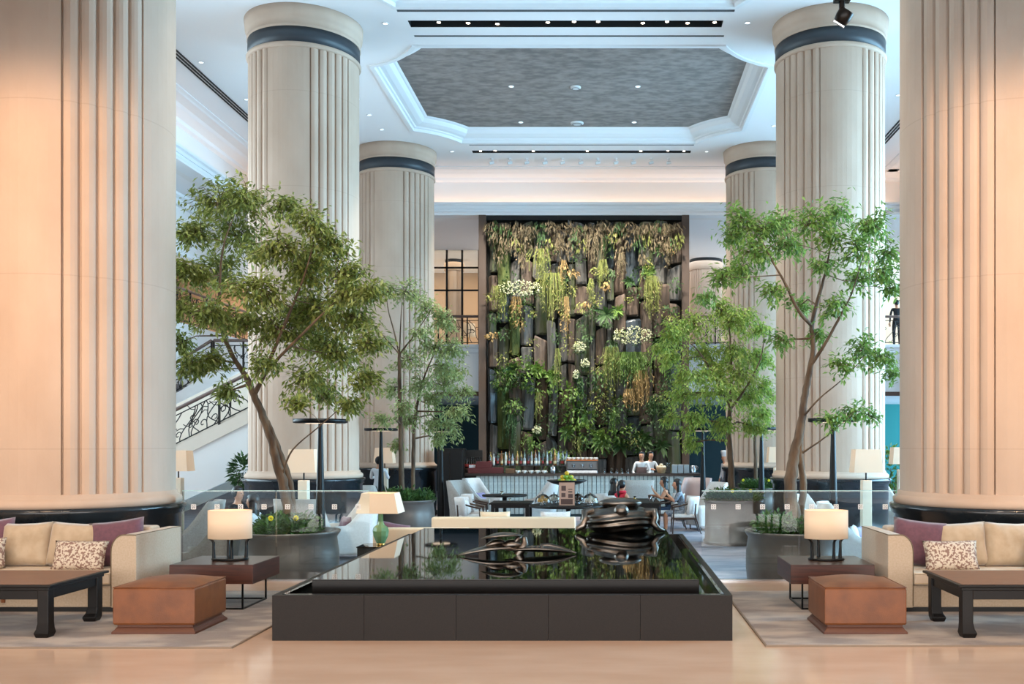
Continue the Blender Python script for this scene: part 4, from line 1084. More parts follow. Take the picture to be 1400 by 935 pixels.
dome(757.5, 22.75, .15, 'smaller glass dome behind the golden pastries on the buffet table', mat('pale_cake','#d8cbb6',.7))
dome(790, 22.75, .16, 'glass dome beside the menu stand on the buffet table', mat('dark_cake','#4a2c20',.7))
dome(807, 22.15, .19, 'glass dome over pale cakes at the edge of the buffet table', mat('pale_cake','#d8cbb6',.7))
e = thing('menu_board', 'upright pinkish menu board with pictures on the buffet table', 'sign', (PX(775,21.85),21.85,TZ))
MB().box(-.17,.17,-.012,.012,.02,.52).build('panel', mat('menu_card','#c79c86',.6), e); MB().box(-.2,.2,-.06,.06,0,.02).build('foot', M['black'], e)
for x0,x1,z0,z1 in ((-.12,-.02,.34,.45),(.03,.13,.18,.27),(-.13,.13,.04,.16),(-.12,-.03,.20,.29),(.03,.12,.30,.33),(.03,.12,.36,.38)):
    MB().box(x0,x1,-.0135,-.012,z0,z1).build('print', mat('menu_print','#5b3f38',.6), e)
e = thing('fruit_bowl', 'wide black pedestal bowl of green and yellow fruit on the buffet table', 'bowl', (PX(775,22.6),22.6,TZ))
MB().lathe([(.14,0),(.12,.02),(.03,.05),(.03,.38),(.10,.42),(.30,.46),(.44,.52),(.46,.55),(.43,.55),(.28,.49),(.02,.46)], 36, cap=False).build('bowl', M['black'], e)
rnd = random.Random(4)
for k in range(16):
    lv = 0 if k < 9 else (1 if k < 15 else 2); a = 2*PI*k/(9 if lv == 0 else 6)+lv*.3; r = (.165, .105, 0)[lv]
    f = MB().ball((0,0,0), .052,.052,.05,10,7).build('fruit', mat('green_apple','#7fa32e',.4) if k%3 else mat('yellow_fruit','#e0b52a',.45))
    f.location = (PX(775,22.6)+r*math.cos(a), 22.6+r*math.sin(a), TZ+.53+lv*.085); tag(f, ('round green fruit heaped in the black pedestal bowl' if k%3 else 'round yellow fruit heaped in the black pedestal bowl'), 'fruit', 'green fruit in the bowl' if k%3 else 'yellow fruit in the bowl')
def tumbler(x, y, z, m, label, h=.13, r=.035):
    e = thing('drinking_glass', label, 'glass', (x,y,z))
    MB().lathe([(r*.8,0),(r,h),(r*.9,h),(r*.7,.01)], 14, cap=False).build('glass', M['glassware'], e)
    MB().lathe([(r*.7,.012),(r*.85,h*.75)], 14).build('drink', m, e)
tumbler(PX(868,23.6),23.6,TZ,mat('juice','#e2b81e',.3),'glass of yellow juice on the dining table')
tumbler(PX(893,23.4),23.4,TZ,mat('water','#c9d6dc',.1),'glass of clear water near the woman in grey'); tumbler(PX(888,23.9),23.9,TZ,mat('tea','#8a5a44',.3),'glass of dark drink near the woman in black')
tumbler(PX(697,23.6),23.6,TZ,mat('candle','#d8c9a8',.6),'small candle glass on the square dark table',.07,.04); tumbler(PX(686,25.6),25.6,LOW+.78,mat('candle','#d8c9a8',.6),'small candle glass on the thin round table',.09,.045)
# ------------------------------------------------------------------ bar
BZ = .74; BY0 = 28.5; bx0, bx1 = PX(636,BY0), PX(957,BY0)
bar = thing('bar_counter', 'long bar with dark wooden top and whitewashed slatted front below the living wall', 'bar', (0, BY0, LOW))
MB().box(bx0,bx1,-.12,.62,BZ-LOW-.07,BZ-LOW).build('counter_top', M['bartop'], bar, bevel=.006)
MB().box(bx0+.3,bx1-.3,.06,.5,0,BZ-LOW-.07).build('body', mat('bar_body','#3d5157',.7), bar)
s0, s1 = PX(651,BY0), PX(921,BY0); ns = 46; sw_ = (s1-s0)/ns
sl = MB().box(-sw_*.43,sw_*.43,-.03,.03,.08,BZ-LOW-.075).mesh('slat'); sl.materials.append(M['bamboo'])
for k in range(ns):
    o = bpy.data.objects.new('slat', sl); COL.objects.link(o); o.parent = bar; o.location = (s0+sw_*(k+.5), .02+.012*((k*7)%3), 0)
MB().box(PX(922,BY0),PX(948,BY0),0,.06,0,BZ-LOW-.07).build('end_panel', mat('bar_end','#a9b4b4',.6), bar)
struct('floor_bar', MB().box(-4.0,2.6,29.15,30.8,LOW,LOW+.12), M['brown'])
# black cabinet with bottle rack beside the bar
cb = thing('bar_cabinet', 'tall black cabinet with dark bottle rack beside the bar', 'cabinet', (PX(615,28.2),28.2,LOW)); ch = 1.45-LOW
MB().box(-.36,.36,0,.5,0,ch-.03).build('body', M['black'], cb, bevel=.006); MB().box(-.38,.38,-.02,.52,ch-.03,ch).build('top', M['black'], cb)
for s in (-1,1): 
    dr = MB().box(s*.18-.165,s*.18+.165,-.02,-.0,.06,ch-.1).build('door', mat('cabinet_door','#101012',.3), cb, bevel=.004)
    MB().box(s*.03-.008,s*.03+.008,-.035,-.02,ch*.45,ch*.55).build('handle', M['steel'], dr)
# wine shelf between cabinet and living wall
ws = thing('wine_shelf', 'dark shelf holding upright bottles beside the living wall post', 'shelf', (PX(645,29.6),29.6,LOW))
MB().box(-.28,.28,-.15,.15,0,1.33).build('cupboard', M['black'], ws); MB().box(-.30,.30,-.16,.16,1.33,1.36).build('board', M['walnut'], ws)
MB().box(-.30,.30,.13,.16,1.36,1.9).build('backboard', M['black'], ws)
# bottles
def bottle_profile(kind):
    return {0:[(.034,0),(.036,.01),(.036,.19),(.03,.22),(.014,.25),(.012,.31),(.015,.315),(.015,.33),(.0,.33)],
            1:[(.042,0),(.044,.01),(.044,.16),(.038,.20),(.015,.22),(.013,.28),(.017,.285),(.017,.30),(0,.30)],
            2:[(.036,0),(.038,.01),(.034,.15),(.037,.23),(.016,.27),(.014,.33),(.016,.34),(.016,.36),(0,.36)],
            3:[(.03,0),(.032,.01),(.032,.24),(.022,.28),(.012,.31),(.012,.36),(.014,.37),(.014,.385),(0,.385)]}[kind]
bcol = [('clear_bottle','#7d888c','clear'),('green_bottle','#31452c','dark green'),('amber_bottle','#7a4a1c','amber'),('pale_bottle','#b9bcb6','frosted white'),('dark_bottle','#1c1614','black'),('gold_bottle','#a98a45','golden')]
bm_cache = {}
def bottle(x, y, z, kind, ci, label, group):
    key = (kind, ci)
    if key not in bm_cache:
        mb = MB().lathe(bottle_profile(kind), 14, cap=False); me = mb.mesh('bottle'); me.materials.append(mat(bcol[ci][0], bcol[ci][1], .12, spec=.7)); bm_cache[key] = me
        lb = MB().lathe([(bottle_profile(kind)[2][0]+.0012,.05),(bottle_profile(kind)[2][0]+.0012,.13)], 14, cap=False).mesh('label'); lb.materials.append(mat('bottle_label%d' % (ci%3), ('#d9d2c2','#8f2b25','#c9b98c')[ci%3], .6)); bm_cache[(kind,ci,'l')] = lb
    o = bpy.data.objects.new('bottle', bm_cache[key]); COL.objects.link(o); o.location = (x,y,z)
    l = bpy.data.objects.new('paper_label', bm_cache[(kind,ci,'l')]); COL.objects.link(l); l.parent = o
    tag(o, label, 'bottle', group)
sh = thing('bottle_shelf', 'low dark tiered shelf for liquor bottles on the bar', 'shelf', (PX(722,28.9),28.95,BZ))
MB().box(-1.18,1.18,-.14,.14,.20,.225).build('lower_board', M['black'], sh); MB().box(-1.18,1.18,.0,.14,.225,.30).build('upper_step', M['black'], sh)
for x in (-1.15,-.4,.4,1.15): MB().box(x-.015,x+.015,-.13,.13,0,.20).build('support', M['black'], sh)
rnd = random.Random(9); kinds = ('clear','dark green','amber','frosted white','black','golden')
for row in range(2):
    for k in range(21):
        ci = rnd.choice((0,1,3,0,1,2,4,4,5,2)); kd = rnd.randint(0,3)
        x = PX(722,28.9)-1.10+k*.11+rnd.uniform(-.015,.015)
        bottle(x, 28.95-.07+row*.14, BZ+(.225 if row == 0 else .30), kd, ci, '%s liquor bottle on the %s tier of the bottle shelf on the bar' % (bcol[ci][2], ('front','back')[row]), '%s bottles on the %s bar tier' % (bcol[ci][2], ('front','back')[row]))
for k in range(9): bottle(PX(645,29.6)-.26+k*.065, 29.52+.03*(k%2), LOW+1.36, 0, 4, 'black wine bottle on the dark shelf beside the living wall post', 'wine bottles on the dark shelf')
# maroon stepped box at the end of the bar
e = thing('stepped_box', 'maroon stepped display box at the end of the bar', 'box', (PX(662,28.6),28.62,BZ))
MB().box(-.46,.55,-.12,.12,0,.16).build('lower_tier', M['maroon'], e, bevel=.006); MB().box(-.22,.22,-.12,.12,.16,.34).build('upper_tier', M['maroon'], e, bevel=.006)
MB().box(-.43,-.26,-.06,.06,.16,.24).build('paper_stack', M['whitecloth'], e)
e = thing('wooden_crate', 'small brown wooden tray box on the bar beside the maroon box', 'box', (PX(698,28.6),28.55,BZ))
MB().box(-.13,.13,-.08,.08,0,.12).build('body', mat('crate','#6d4a30',.6), e, bevel=.004); MB().box(-.135,.135,-.085,.085,.12,.13).build('lid', mat('crate2','#8a6546',.6), e)
def bowl(x, y, z, r, label, group):
    e = thing('cup', label, 'cup', (x,y,z), 0, group)
    MB().lathe([(r*.4,0),(r*.45,.01),(r*.9,r*.7),(r,r*1.1),(r*.94,r*1.1),(r*.8,r*.6),(.0,.02)], 16, cap=False).build('bowl', M['porcelain'], e)
    MB().tube([(r*.9,0,r*.9),(r*1.25,0,r*.8),(r*1.2,0,r*.4),(r*.8,0,r*.35)], .008, 5).build('handle', M['porcelain'], e)
for px in (708,717,726,735,744): bowl(PX(px,28.55),28.5,BZ,.075,'white porcelain cup upside the counter below the bottle shelf'.replace('upside the','standing on the bar'), 'white cups on the bar counter')
# espresso machine with cups on top
e = thing('espresso_machine', 'wide steel espresso machine with copper rail on the bar', 'coffee machine', (PX(796,28.75),28.8,BZ)); a = .44
MB().box(-a,a,-.10,.25,.10,.36).build('body', mat('brushed_dark_steel','#5f6468',.35,metal=1.0), e, bevel=.02); MB().box(-a,a,-.22,.25,.0,.09).build('drip_tray', M['steel'], e, bevel=.01)
MB().box(-a-.02,a+.02,-.16,.27,.36,.39).build('cup_rack', mat('copper','#b0714a',.3,metal=1.0), e, bevel=.006)
for s in (-1,1): MB().box(s*a-.02,s*a+.02,-.14,.25,0,.36).build('side_panel', mat('machine_side','#4b4542',.4,metal=.5), e)
for k in range(3):
    g_ = MB().lathe([(.04,.18),(.045,.26)],14,c=(-.25+k*.25,-.14,0)).build('group_head', M['steel'], e); MB().tube([(-.25+k*.25,-.16,.19),(-.25+k*.25,-.30,.17)],.013,6).build('portafilter', M['black'], g_)
for k in range(14): bowl(PX(796,28.75)-.38+(k%7)*.127, 28.74+.13*(k//7), BZ+.39, .055, 'white cup stacked on top of the espresso machine', 'cups on the espresso machine')
e = thing('canister', 'round steel canister standing beside the espresso machine', 'canister', (PX(756,28.5),28.5,BZ)); MB().lathe([(.075,0),(.08,.01),(.08,.17),(.07,.19)],20).build('body',M['steel'],e); MB().lathe([(.06,.19),(.03,.23),(.0,.235)],16,cap=False).build('lid',M['black'],e)
for i, px in enumerate((826,836,843,850,858)):
    e = thing('glass_tumbler', 'clear upside-down glass in a row on the bar between machine and barman', 'glass', (PX(px,28.7),28.66,BZ), 0, 'glasses on the bar'); MB().lathe([(.04,0),(.03,.14),(.0,.14)],14,cap=False).build('glass',M['glassware'],e); MB().lathe([(.041,0),(.041,.008)],14,cap=False).build('rim',M['steel'],e)
for i, px in enumerate((922,930,938)):
    e = thing('steel_container', 'ribbed grey container in the row at the end of the bar', 'container', (PX(px,28.7),28.66,BZ), 0, 'grey containers on the bar end'); MB().box(-.075,.075,-.08,.08,0,.24).build('body',mat('grey_metal','#8d979c',.4,metal=.3),e,bevel=.01); MB().box(-.07,.07,-.075,.075,.24,.255).build('lid',M['steel'],e)
e = thing('ice_bucket', 'shiny round bucket at the very end of the bar', 'bucket', (PX(948,28.7),28.66,BZ)); MB().lathe([(.07,0),(.10,.22),(.09,.22),(.06,.02)],20,cap=False).build('body',M['steel'],e); MB().tube([(.1,0,.2),(.13,0,.17),(.12,0,.12),(.085,0,.10)],.008,5).build('handle',M['steel'],e)
e = thing('pastry_basket', 'brown basket of pale rolls on the bar beside the barman', 'basket', (PX(904,28.7),28.66,BZ)); MB().lathe([(.10,0),(.15,.16),(.14,.16),(.09,.02)],20,cap=False).build('basket',mat('wicker','#8a6a48',.8),e)
for k in range(7):
    a = k*2*PI/6; MB().ball((.09*math.cos(a)*(k<6),.09*math.sin(a)*(k<6),.18+(.06 if k==6 else 0)),.055,.05,.04,8,6).build('roll',mat('roll','#d9c6a8',.8),e)
e = thing('grinder', 'black coffee grinder on the bar near the grey containers', 'coffee grinder', (PX(913.5,28.7),28.68,BZ)); MB().box(-.05,.05,-.07,.07,0,.2).build('body',M['black'],e,bevel=.01); MB().lathe([(.03,.2),(.06,.3),(.06,.31)],14).build('hopper',M['glassware'],e)

# ------------------------------------------------------------------ living wall
WY = 31.05
lw = thing('living_wall', 'tall living wall of basalt slabs, ferns and hanging plants in a brown frame', 'living wall', (0, WY, LOW))
for a, b in ((655,665),(932,942)): MB().box(PX(a,WY),PX(b,WY),-.12,.3,0,8.70-LOW).build('frame_post', M['post'], lw, bevel=.01)
wx0, wx1 = PX(665,WY), PX(932,WY)
MB().box(wx0,wx1,-.05,.3,8.55-LOW,8.70-LOW).build('frame_head', M['dark'], lw)
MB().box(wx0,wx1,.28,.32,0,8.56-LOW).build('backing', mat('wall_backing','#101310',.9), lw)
stones = [mat('basalt_grey','#6b6762',.7,col2='#444240',scale=3,stretch=(1.5,1.5,.6),bump=.7,bscale=7,detail=8), mat('basalt_brown','#6b594b',.75,col2='#45382f',scale=3,stretch=(1.5,1.5,.5),bump=.7,bscale=7,detail=8),
          mat('basalt_moss','#5a5550',.8,col2='#454f26',scale=2.2,stretch=(1,1,.5),bump=.7,bscale=8,detail=7), mat('basalt_wet','#4c545a',.28,col2='#333a40',scale=3,stretch=(1.5,1.5,.5),bump=.5,bscale=6,detail=8), mat('moss_block','#39461f',.9,col2='#555d2c',scale=4,bump=.9,bscale=16,detail=8)]
rnd = random.Random(31)
slab_meshes = []
for v in range(7):
    n = rnd.choice((5,6,7)); rows = []; ang = [2*PI*(k+rnd.uniform(-.2,.2))/n for k in range(n)]; rad = [rnd.uniform(.78,1.2) for _ in range(n)]
    levels = [0,.04,.35,.7,.95,1.0]; tilt = rnd.uniform(-.3,.3)
    for lv in levels:
        sc_ = .86 if lv in (0,1.0) else 1.0
        rows.append([(.5*sc_*rad[k]*math.cos(ang[k])+rnd.uniform(-.05,.05), .5*sc_*rad[k]*math.sin(ang[k])+rnd.uniform(-.06,.06), lv+(tilt*math.cos(ang[k])*.3 if lv > .9 else 0)) for k in range(n)])
    mb = MB(); mb.grid(rows, smooth=False, closed=True); mb.add(rows[0],[tuple(reversed(range(n)))]); mb.add(rows[-1],[tuple(range(n))])
    slab_meshes.append(mb)
stone_data = {}
x = wx0+.08; nslab = 0
while x < wx1-.06:
    wd = rnd.uniform(.20,.46); 
    if x+wd > wx1: wd = wx1-x
    z = rnd.uniform(.2,.9); 
    while z < 8.9:
        hgt = rnd.uniform(.8,2.0); top = min(z+hgt, 9.0)
        if top-z > .3:
            v = rnd.randrange(7); mi = rnd.choices(range(5), weights=(38,30,20,12,5))[0]
            if (v,mi) not in stone_data:
                me = slab_meshes[v].mesh('basalt_slab'); me.materials.append(stones[mi]); stone_data[(v,mi)] = me
            o = bpy.data.objects.new('basalt_slab' if mi < 4 else 'moss_block', stone_data[(v,mi)]); COL.objects.link(o); o.parent = lw
            o.location = (x+wd/2, .22-rnd.uniform(.0,.34), z); o.scale = (wd*1.04, rnd.uniform(.22,.44), top-z-.03)
            o.rotation_euler = (rnd.uniform(-.03,.05), rnd.uniform(-.03,.03), rnd.uniform(-.4,.4)); nslab += 1
        z = top+rnd.uniform(0,.10)
    x += wd
def WL(px, py): q = P(px,py,WY-.25); return Vector((q.x, -.25, q.z-LOW))
gdry = mat('dry_fern','#75684f',.8,island=['#5d503c','#8a7b5e','#4a412f'],transl=.25)
gdk = mat('fern_dark','#2f4a22',.6,island=['#3d5c2a','#243c1b','#4b6a34'],transl=.25)
gbr = mat('fern_bright','#587530',.5,island=['#6f8c3c','#435f24','#86a04c'],transl=.3)
gye = mat('moss_yellow','#76803a',.7,island=['#8b8f4a','#5f6b2c','#96895a'],transl=.25)
gtan = mat('moss_tan','#a98a58',.8,island=['#8f7548','#b99c68'],transl=.2)
def strands(px, py, wpx, hpx, n, m, name='hanging_plant', seed=0):
    rd = random.Random(seed+int(px*7+py)); c = WL(px,py); w_ = wpx/F*WY; h_ = hpx/F*WY; mb = MB()
    for _ in range(int(n*1.5)):
        x0 = rd.gauss(0,.30)*w_; L_ = h_*rd.uniform(.25,1.1)*(1-.55*abs(x0)/w_); ww = rd.uniform(.005,.010); y0 = rd.uniform(-.25,.05); sw2 = rd.uniform(-.05,.05); bow = rd.uniform(.05,.16)
        pts = [(x0*.15,y0*.4,0),(x0*.7,y0-bow*.8,.07),(x0+sw2*.5,y0-bow,-L_*.4),(x0+sw2,y0-bow*.8,-L_)]
        vs = []
        for k, p in enumerate(pts):
            q = ww*(1 if k < 3 else .3); vs += [(p[0]-q,p[1],p[2]),(p[0]+q,p[1]+rd.uniform(-.01,.01),p[2])]
        mb.add(vs, [(0,1,3,2),(2,3,5,4),(4,5,7,6)])
        # leaflets down the strand
        for k in range(5):
            t = rd.uniform(.1,1); p = Vector((x0+sw2*t, y0-bow, -L_*t)); leaf_mesh(mb, [p], [Vector((rd.uniform(-1,1),rd.uniform(-1,.2),-1))], .11, .03, rd)
    mb.build(name, m, lw, loc=c)
def rosette(px, py, rpx, n, m, name='fern', seed=0, frond=True):
    rd = random.Random(seed+int(px*3+py)); c = WL(px,py); R_ = rpx/F*WY; mb = MB()
    for k in range(n):
        a = 2*PI*k/n+rd.uniform(-.2,.2); d = Vector((math.cos(a), -rd.uniform(.3,.9), math.sin(a)*.9+.15)).normalized(); L_ = R_*rd.uniform(.75,1.15)
        s = d.cross(Vector((0,-1,.2))).normalized(); w_ = L_*rd.uniform(.10,.16)
        mid = d*L_*.5; tip = d*L_-Vector((0,0,L_*.25))
        if frond:
            mb.add([(0,0,0),tuple(mid*.6+s*w_),tuple(mid*1.25+s*w_*.9-Vector((0,0,.02))),tuple(tip),tuple(mid*1.25-s*w_*.9-Vector((0,0,.02))),tuple(mid*.6-s*w_),tuple(mid*.6+Vector((0,.02,0))),tuple(mid*1.25+Vector((0,.02,-.02)))],
                [(0,1,6),(1,2,7,6),(2,3,7),(0,6,5),(6,7,4,5),(7,3,4)])
    mb.build(name, m, lw, loc=c)
def bush(px, py, wpx, hpx, n, m, ln, wd, name='shrub', seed=0, flow=None, droop=0):
    rd = random.Random(seed+int(px*5+py*2)); c = WL(px,py); mb = MB(); pts = []; dirs = []
    for _ in range(n):
        a = rd.uniform(0,2*PI); r = math.sqrt(rd.random()); x_ = r*math.cos(a)*wpx/2/F*WY; z_ = r*math.sin(a)*hpx/2/F*WY
        pts.append(Vector((x_, -rd.uniform(0,.4)*(1.05-r*r), z_))); dirs.append(Vector((x_*1.5+rd.uniform(-.6,.6), -rd.uniform(.2,1), z_+rd.uniform(-.9,.5)-droop)))
    leaf_mesh(mb, pts, dirs, ln, wd, rd)
    o = mb.build(name, m, lw, loc=c, kind='stuff' if n > 150 else None)
    if flow:
        f = MB()
        for _ in range(flow):
            a = rd.uniform(0,2*PI); r = math.sqrt(rd.random()); f.ball((r*math.cos(a)*wpx/2/F*WY*1.02, -rd.uniform(.2,.45), r*math.sin(a)*hpx/2/F*WY+.05), rd.uniform(.014,.028), None, None, 6, 4)
        f.build('blossoms', M['whitepetal'], o, kind='stuff')
# dry fringe along the top
for k, px in enumerate(range(672, 930, 11)):
    bush(px, 309+(k*5)%7, 20, 18, 42, (gdry, gdry, gdk)[(k*7)%5 % 3], .20, .05, 'dry_fern', k, droop=1.2)
    bush(px+3, 322+(k*7)%13, 16, 24, 34, (gdry, gdry, gdk, gye)[k % 4], .20, .05, 'dry_fern', k+50, droop=1.6)
    if k % 3 == 1: bush(px-2, 338+(k*11)%15, 12, 30, 34, gdry, .18, .045, 'dry_fern', k+90, droop=1.8)
for k in range(70):
    px = rnd.uniform(670,927); py = rnd.uniform(335,635); low_ = py > 495
    m_ = rnd.choice((gdk,gdk,gbr,gye,gdk) if low_ else (gdk,gye,gdk,gtan,gye)); sz = rnd.uniform(16,34) if low_ else rnd.uniform(9,20)
    bush(px, py, sz, sz*rnd.uniform(.7,1.3), int(sz*2.6), m_, rnd.uniform(.10,.17), rnd.uniform(.04,.065), 'shrub', k+200, droop=rnd.uniform(0,.8))
for px,py,w_,h_ in ((700,345,20,30),(712,330,24,40),(765,345,16,30),(818,340,30,44),(850,365,10,36),(912,345,24,40),(795,330,30,30),(905,325,30,24)): strands(px,py-14,w_,h_,16,gdry,'dry_hanging_fern')
for px,py,w_,h_,n,m in ((757,378,28,66,46,gye),(740,345,22,50,22,gye),(824,360,14,40,18,gye),(862,485,50,46,90,gbr),(836,478,20,64,34,gye),(876,510,24,54,40,gtan),(888,382,24,54,34,gye),(680,395,14,40,14,gye),(689,405,8,36,10,gye),(706,410,12,36,14,gtan),(762,480,10,60,14,gye),(775,410,9,50,12,gtan),(808,385,8,40,10,gye),(700,570,18,50,24,gdk),(840,560,12,40,14,gbr),(737,540,10,40,10,gye),(795,520,8,36,8,gdk),(915,470,20,50,20,gdk),(860,535,14,36,16,gtan),(770,360,10,30,8,gtan),(895,545,18,40,18,gdk),(725,600,14,34,14,gbr),(790,600,10,30,10,gye)):
    strands(px,py,w_,h_,n,m)
for px,py,w_,h_,n,m,ln,wd in ((712,428,44,34,110,gbr,.13,.05),(690,520,40,34,110,gdk,.16,.07),(712,512,50,36,130,gbr,.18,.075),(742,520,50,40,140,gbr,.18,.075),(770,540,36,34,100,gbr,.16,.065),(785,570,30,40,100,gbr,.18,.07),(800,590,26,30,80,gbr,.18,.07),(822,550,40,36,120,gye,.13,.045),(845,560,36,36,110,gdk,.15,.06),(838,590,50,36,140,gbr,.17,.06),(868,598,44,36,120,gdk,.17,.06),(898,575,44,56,150,gdk,.14,.055),(912,540,36,50,120,gdk,.13,.05),(900,455,36,40,110,gdk,.12,.05),(700,385,30,26,60,gdk,.12,.05),(735,400,16,16,30,gdk,.12,.05),(780,470,24,30,60,gye,.12,.05),(806,430,20,20,40,gdk,.12,.05),(870,400,30,26,60,gdk,.13,.05),(880,375,40,20,70,gdk,.13,.05),(675,320,18,40,50,gdk,.13,.05),(690,490,26,20,50,gye,.12,.05),(720,495,40,20,60,gbr,.13,.06),(815,500,30,30,70,gye,.11,.045),(728,470,14,20,26,gye,.12,.05),(755,345,20,16,34,gdk,.12,.05),(790,355,20,18,34,gdk,.12,.05),(835,345,20,14,30,gdk,.12,.05),(875,610,50,24,110,gdk,.15,.06),(830,612,40,24,90,gdk,.15,.06),(750,580,30,30,60,gdk,.14,.05),(770,440,14,24,30,gtan,.12,.05),(780,398,20,14,30,gye,.12,.05)):
    bush(px,py,w_,h_,n,m,ln,wd)
for px,py,w_,h_,n in ((712,398,58,20,60),(864,462,54,24,60),(793,478,16,14,30),(800,500,12,12,20),(788,515,8,12,14),(735,590,12,10,16)): bush(px,py,w_,h_,120,gdk,.10,.05,'flowering_shrub',3,flow=n*4)
for px,py,r,n,m in ((829,430,20,13,gdk),(845,425,14,11,gbr),(822,602,22,14,gbr),(850,608,18,13,gdk),(878,600,20,14,gdk),(775,590,16,12,gbr),(905,610,16,12,gdk),(755,515,16,12,gbr),(900,470,14,11,gdk),(905,340,16,12,gdk),(888,372,16,12,gbr),(735,505,16,12,gbr),(700,505,16,12,gdk),(805,570,16,12,gbr),(860,385,12,10,gdk)): rosette(px,py,r,n,m)

# ------------------------------------------------------------------ people
def person(name_label, loc, rz, pose, clothes, hair='short', scale=1.0, extras=None):
    """clothes: dict bone-group -> material.  Body faces -y."""
    J, E = pose
    e = thing('person', name_label, 'person', loc, rz)
    me = bpy.data.meshes.new('skel'); names = list(J)
    me.from_pydata([Vector(J[n][0])*scale for n in names], [], [(names.index(a),names.index(b)) for a,b,_ in E])
    ob = bpy.data.objects.new('skel', me); COL.objects.link(ob)
    md = ob.modifiers.new('skin','SKIN'); md.use_smooth_shade = True; md.branch_smoothing = .4
    for i, n in enumerate(names):
        r = J[n][1]; r = r if isinstance(r, tuple) else (r,r)
        me.skin_vertices[0].data[i].radius = (r[0]*scale, r[1]*scale); me.skin_vertices[0].data[i].use_root = (n == 'pelvis')
    s = ob.modifiers.new('sub','SUBSURF'); s.levels = 1; s.render_levels = 1
    dg = bpy.context.evaluated_depsgraph_get(); nm = bpy.data.meshes.new_from_object(ob.evaluated_get(dg)); nm.name = 'body'
    bpy.data.objects.remove(ob)
    segs = [(Vector(J[a][0])*scale, Vector(J[b][0])*scale, g) for a,b,g in E]
    groups = sorted(set(g for _,_,g in segs)); nm.materials.clear()
    for g in groups: nm.materials.append(clothes.get(g, M['skin']))
    for p in nm.polygons:
        c = p.center; best = None
        for a,b,g in segs:
            ab = b-a; t = max(0,min(1,(c-a).dot(ab)/max(ab.length_squared,1e-9))); d = (c-(a+ab*t)).length
            if best is None or d < best[0]: best = (d,g)
        p.material_index = groups.index(best[1]); p.use_smooth = True
    o = bpy.data.objects.new('body', nm); COL.objects.link(o); o.parent = e
    hd = Vector(J['head'][0])*scale; k = scale
    h = MB(); blob(h, (hd.x, hd.y+.022*k, hd.z+.035*k), (.096*k,.108*k,.112*k), lambda d,t,a: (1.0 if (d.y > -.35 or d.z > .45) else .72), 18, 12)
    if hair == 'long': 
        rows = [[(hd.x+math.cos(PI*i/10)*w_*k, hd.y+(.035+math.sin(PI*i/10)*dp)*k, hd.z+z*k) for i in range(11)] for z,w_,dp in ((.06,.085,.07),(-.05,.10,.075),(-.18,.115,.08),(-.32,.11,.085),(-.42,.07,.07))]
        h.grid(rows); h.grid([[(p[0],p[1]-.03*k,p[2]) for p in r] for r in rows])
    if hair == 'tail': h.tube([(hd.x,hd.y+.09*k,hd.z+.05*k),(hd.x,hd.y+.15*k,hd.z-.02*k),(hd.x,hd.y+.13*k,hd.z-.2*k),(hd.x,hd.y+.12*k,hd.z-.3*k)],[.03*k,.04*k,.035*k,.01*k],8)
    if hair != 'hat': h.build('hair', M['hair'], e)
    else: MB().lathe([(.085*k,0),(.09*k,.06*k),(.11*k,.12*k),(.12*k,.16*k),(.10*k,.2*k),(.0,.21*k)],18,c=(hd.x,hd.y,hd.z+.05*k),cap=False).build('hat', M['whitecloth'], e)
    for s_ in (-1,1): MB().ball((hd.x+s_*.032*k,hd.y-.083*k,hd.z+.015*k),.011*k,.006*k,.007*k,6,4).build('eye', M['hair'], e)
    MB().ball((hd.x,hd.y-.088*k,hd.z-.02*k),.012*k,.018*k,.02*k,6,5).build('nose', M['skin'], e)
    MB().ball((hd.x,hd.y-.08*k,hd.z-.052*k),.024*k,.008*k,.007*k,6,4).build('mouth', mat('lips','#9a5148',.5), e)
    if extras: extras(e, k)
    return e
def fingers(J, E, side, wrist, d, up):
    """palm and five short fingers"""
    d = Vector(d).normalized(); w_ = Vector(wrist); s = 1 if side == 'R' else -1; lat = d.cross(Vector(up)).normalized()
    J['palm'+side] = (tuple(w_+d*.07), (.034,.018)); E.append(('wrist'+side,'palm'+side,'hand'))
    for i, (o, l) in enumerate(((-.028,.065),(-.01,.075),(.01,.072),(.028,.058))):
        a = w_+d*.10+lat*o; b = a+d*l*.55-Vector(up)*.01; c = b+d*l*.35-Vector(up)*.025
        for n, q in (('a',a),('b',b),('c',c)): J['f%s%d%s' % (side,i,n)] = (tuple(q), .009)
        E += [('palm'+side,'f%s%da' % (side,i),'hand'),('f%s%da' % (side,i),'f%s%db' % (side,i),'hand'),('f%s%db' % (side,i),'f%s%dc' % (side,i),'hand')]
    a = w_+d*.045-lat*s*.045; b = a+d*.04-lat*s*.012
    J['t%sa' % side] = (tuple(a), .010); J['t%sb' % side] = (tuple(b), .009); E += [('palm'+side,'t%sa' % side,'hand'),('t%sa' % side,'t%sb' % side,'hand')]
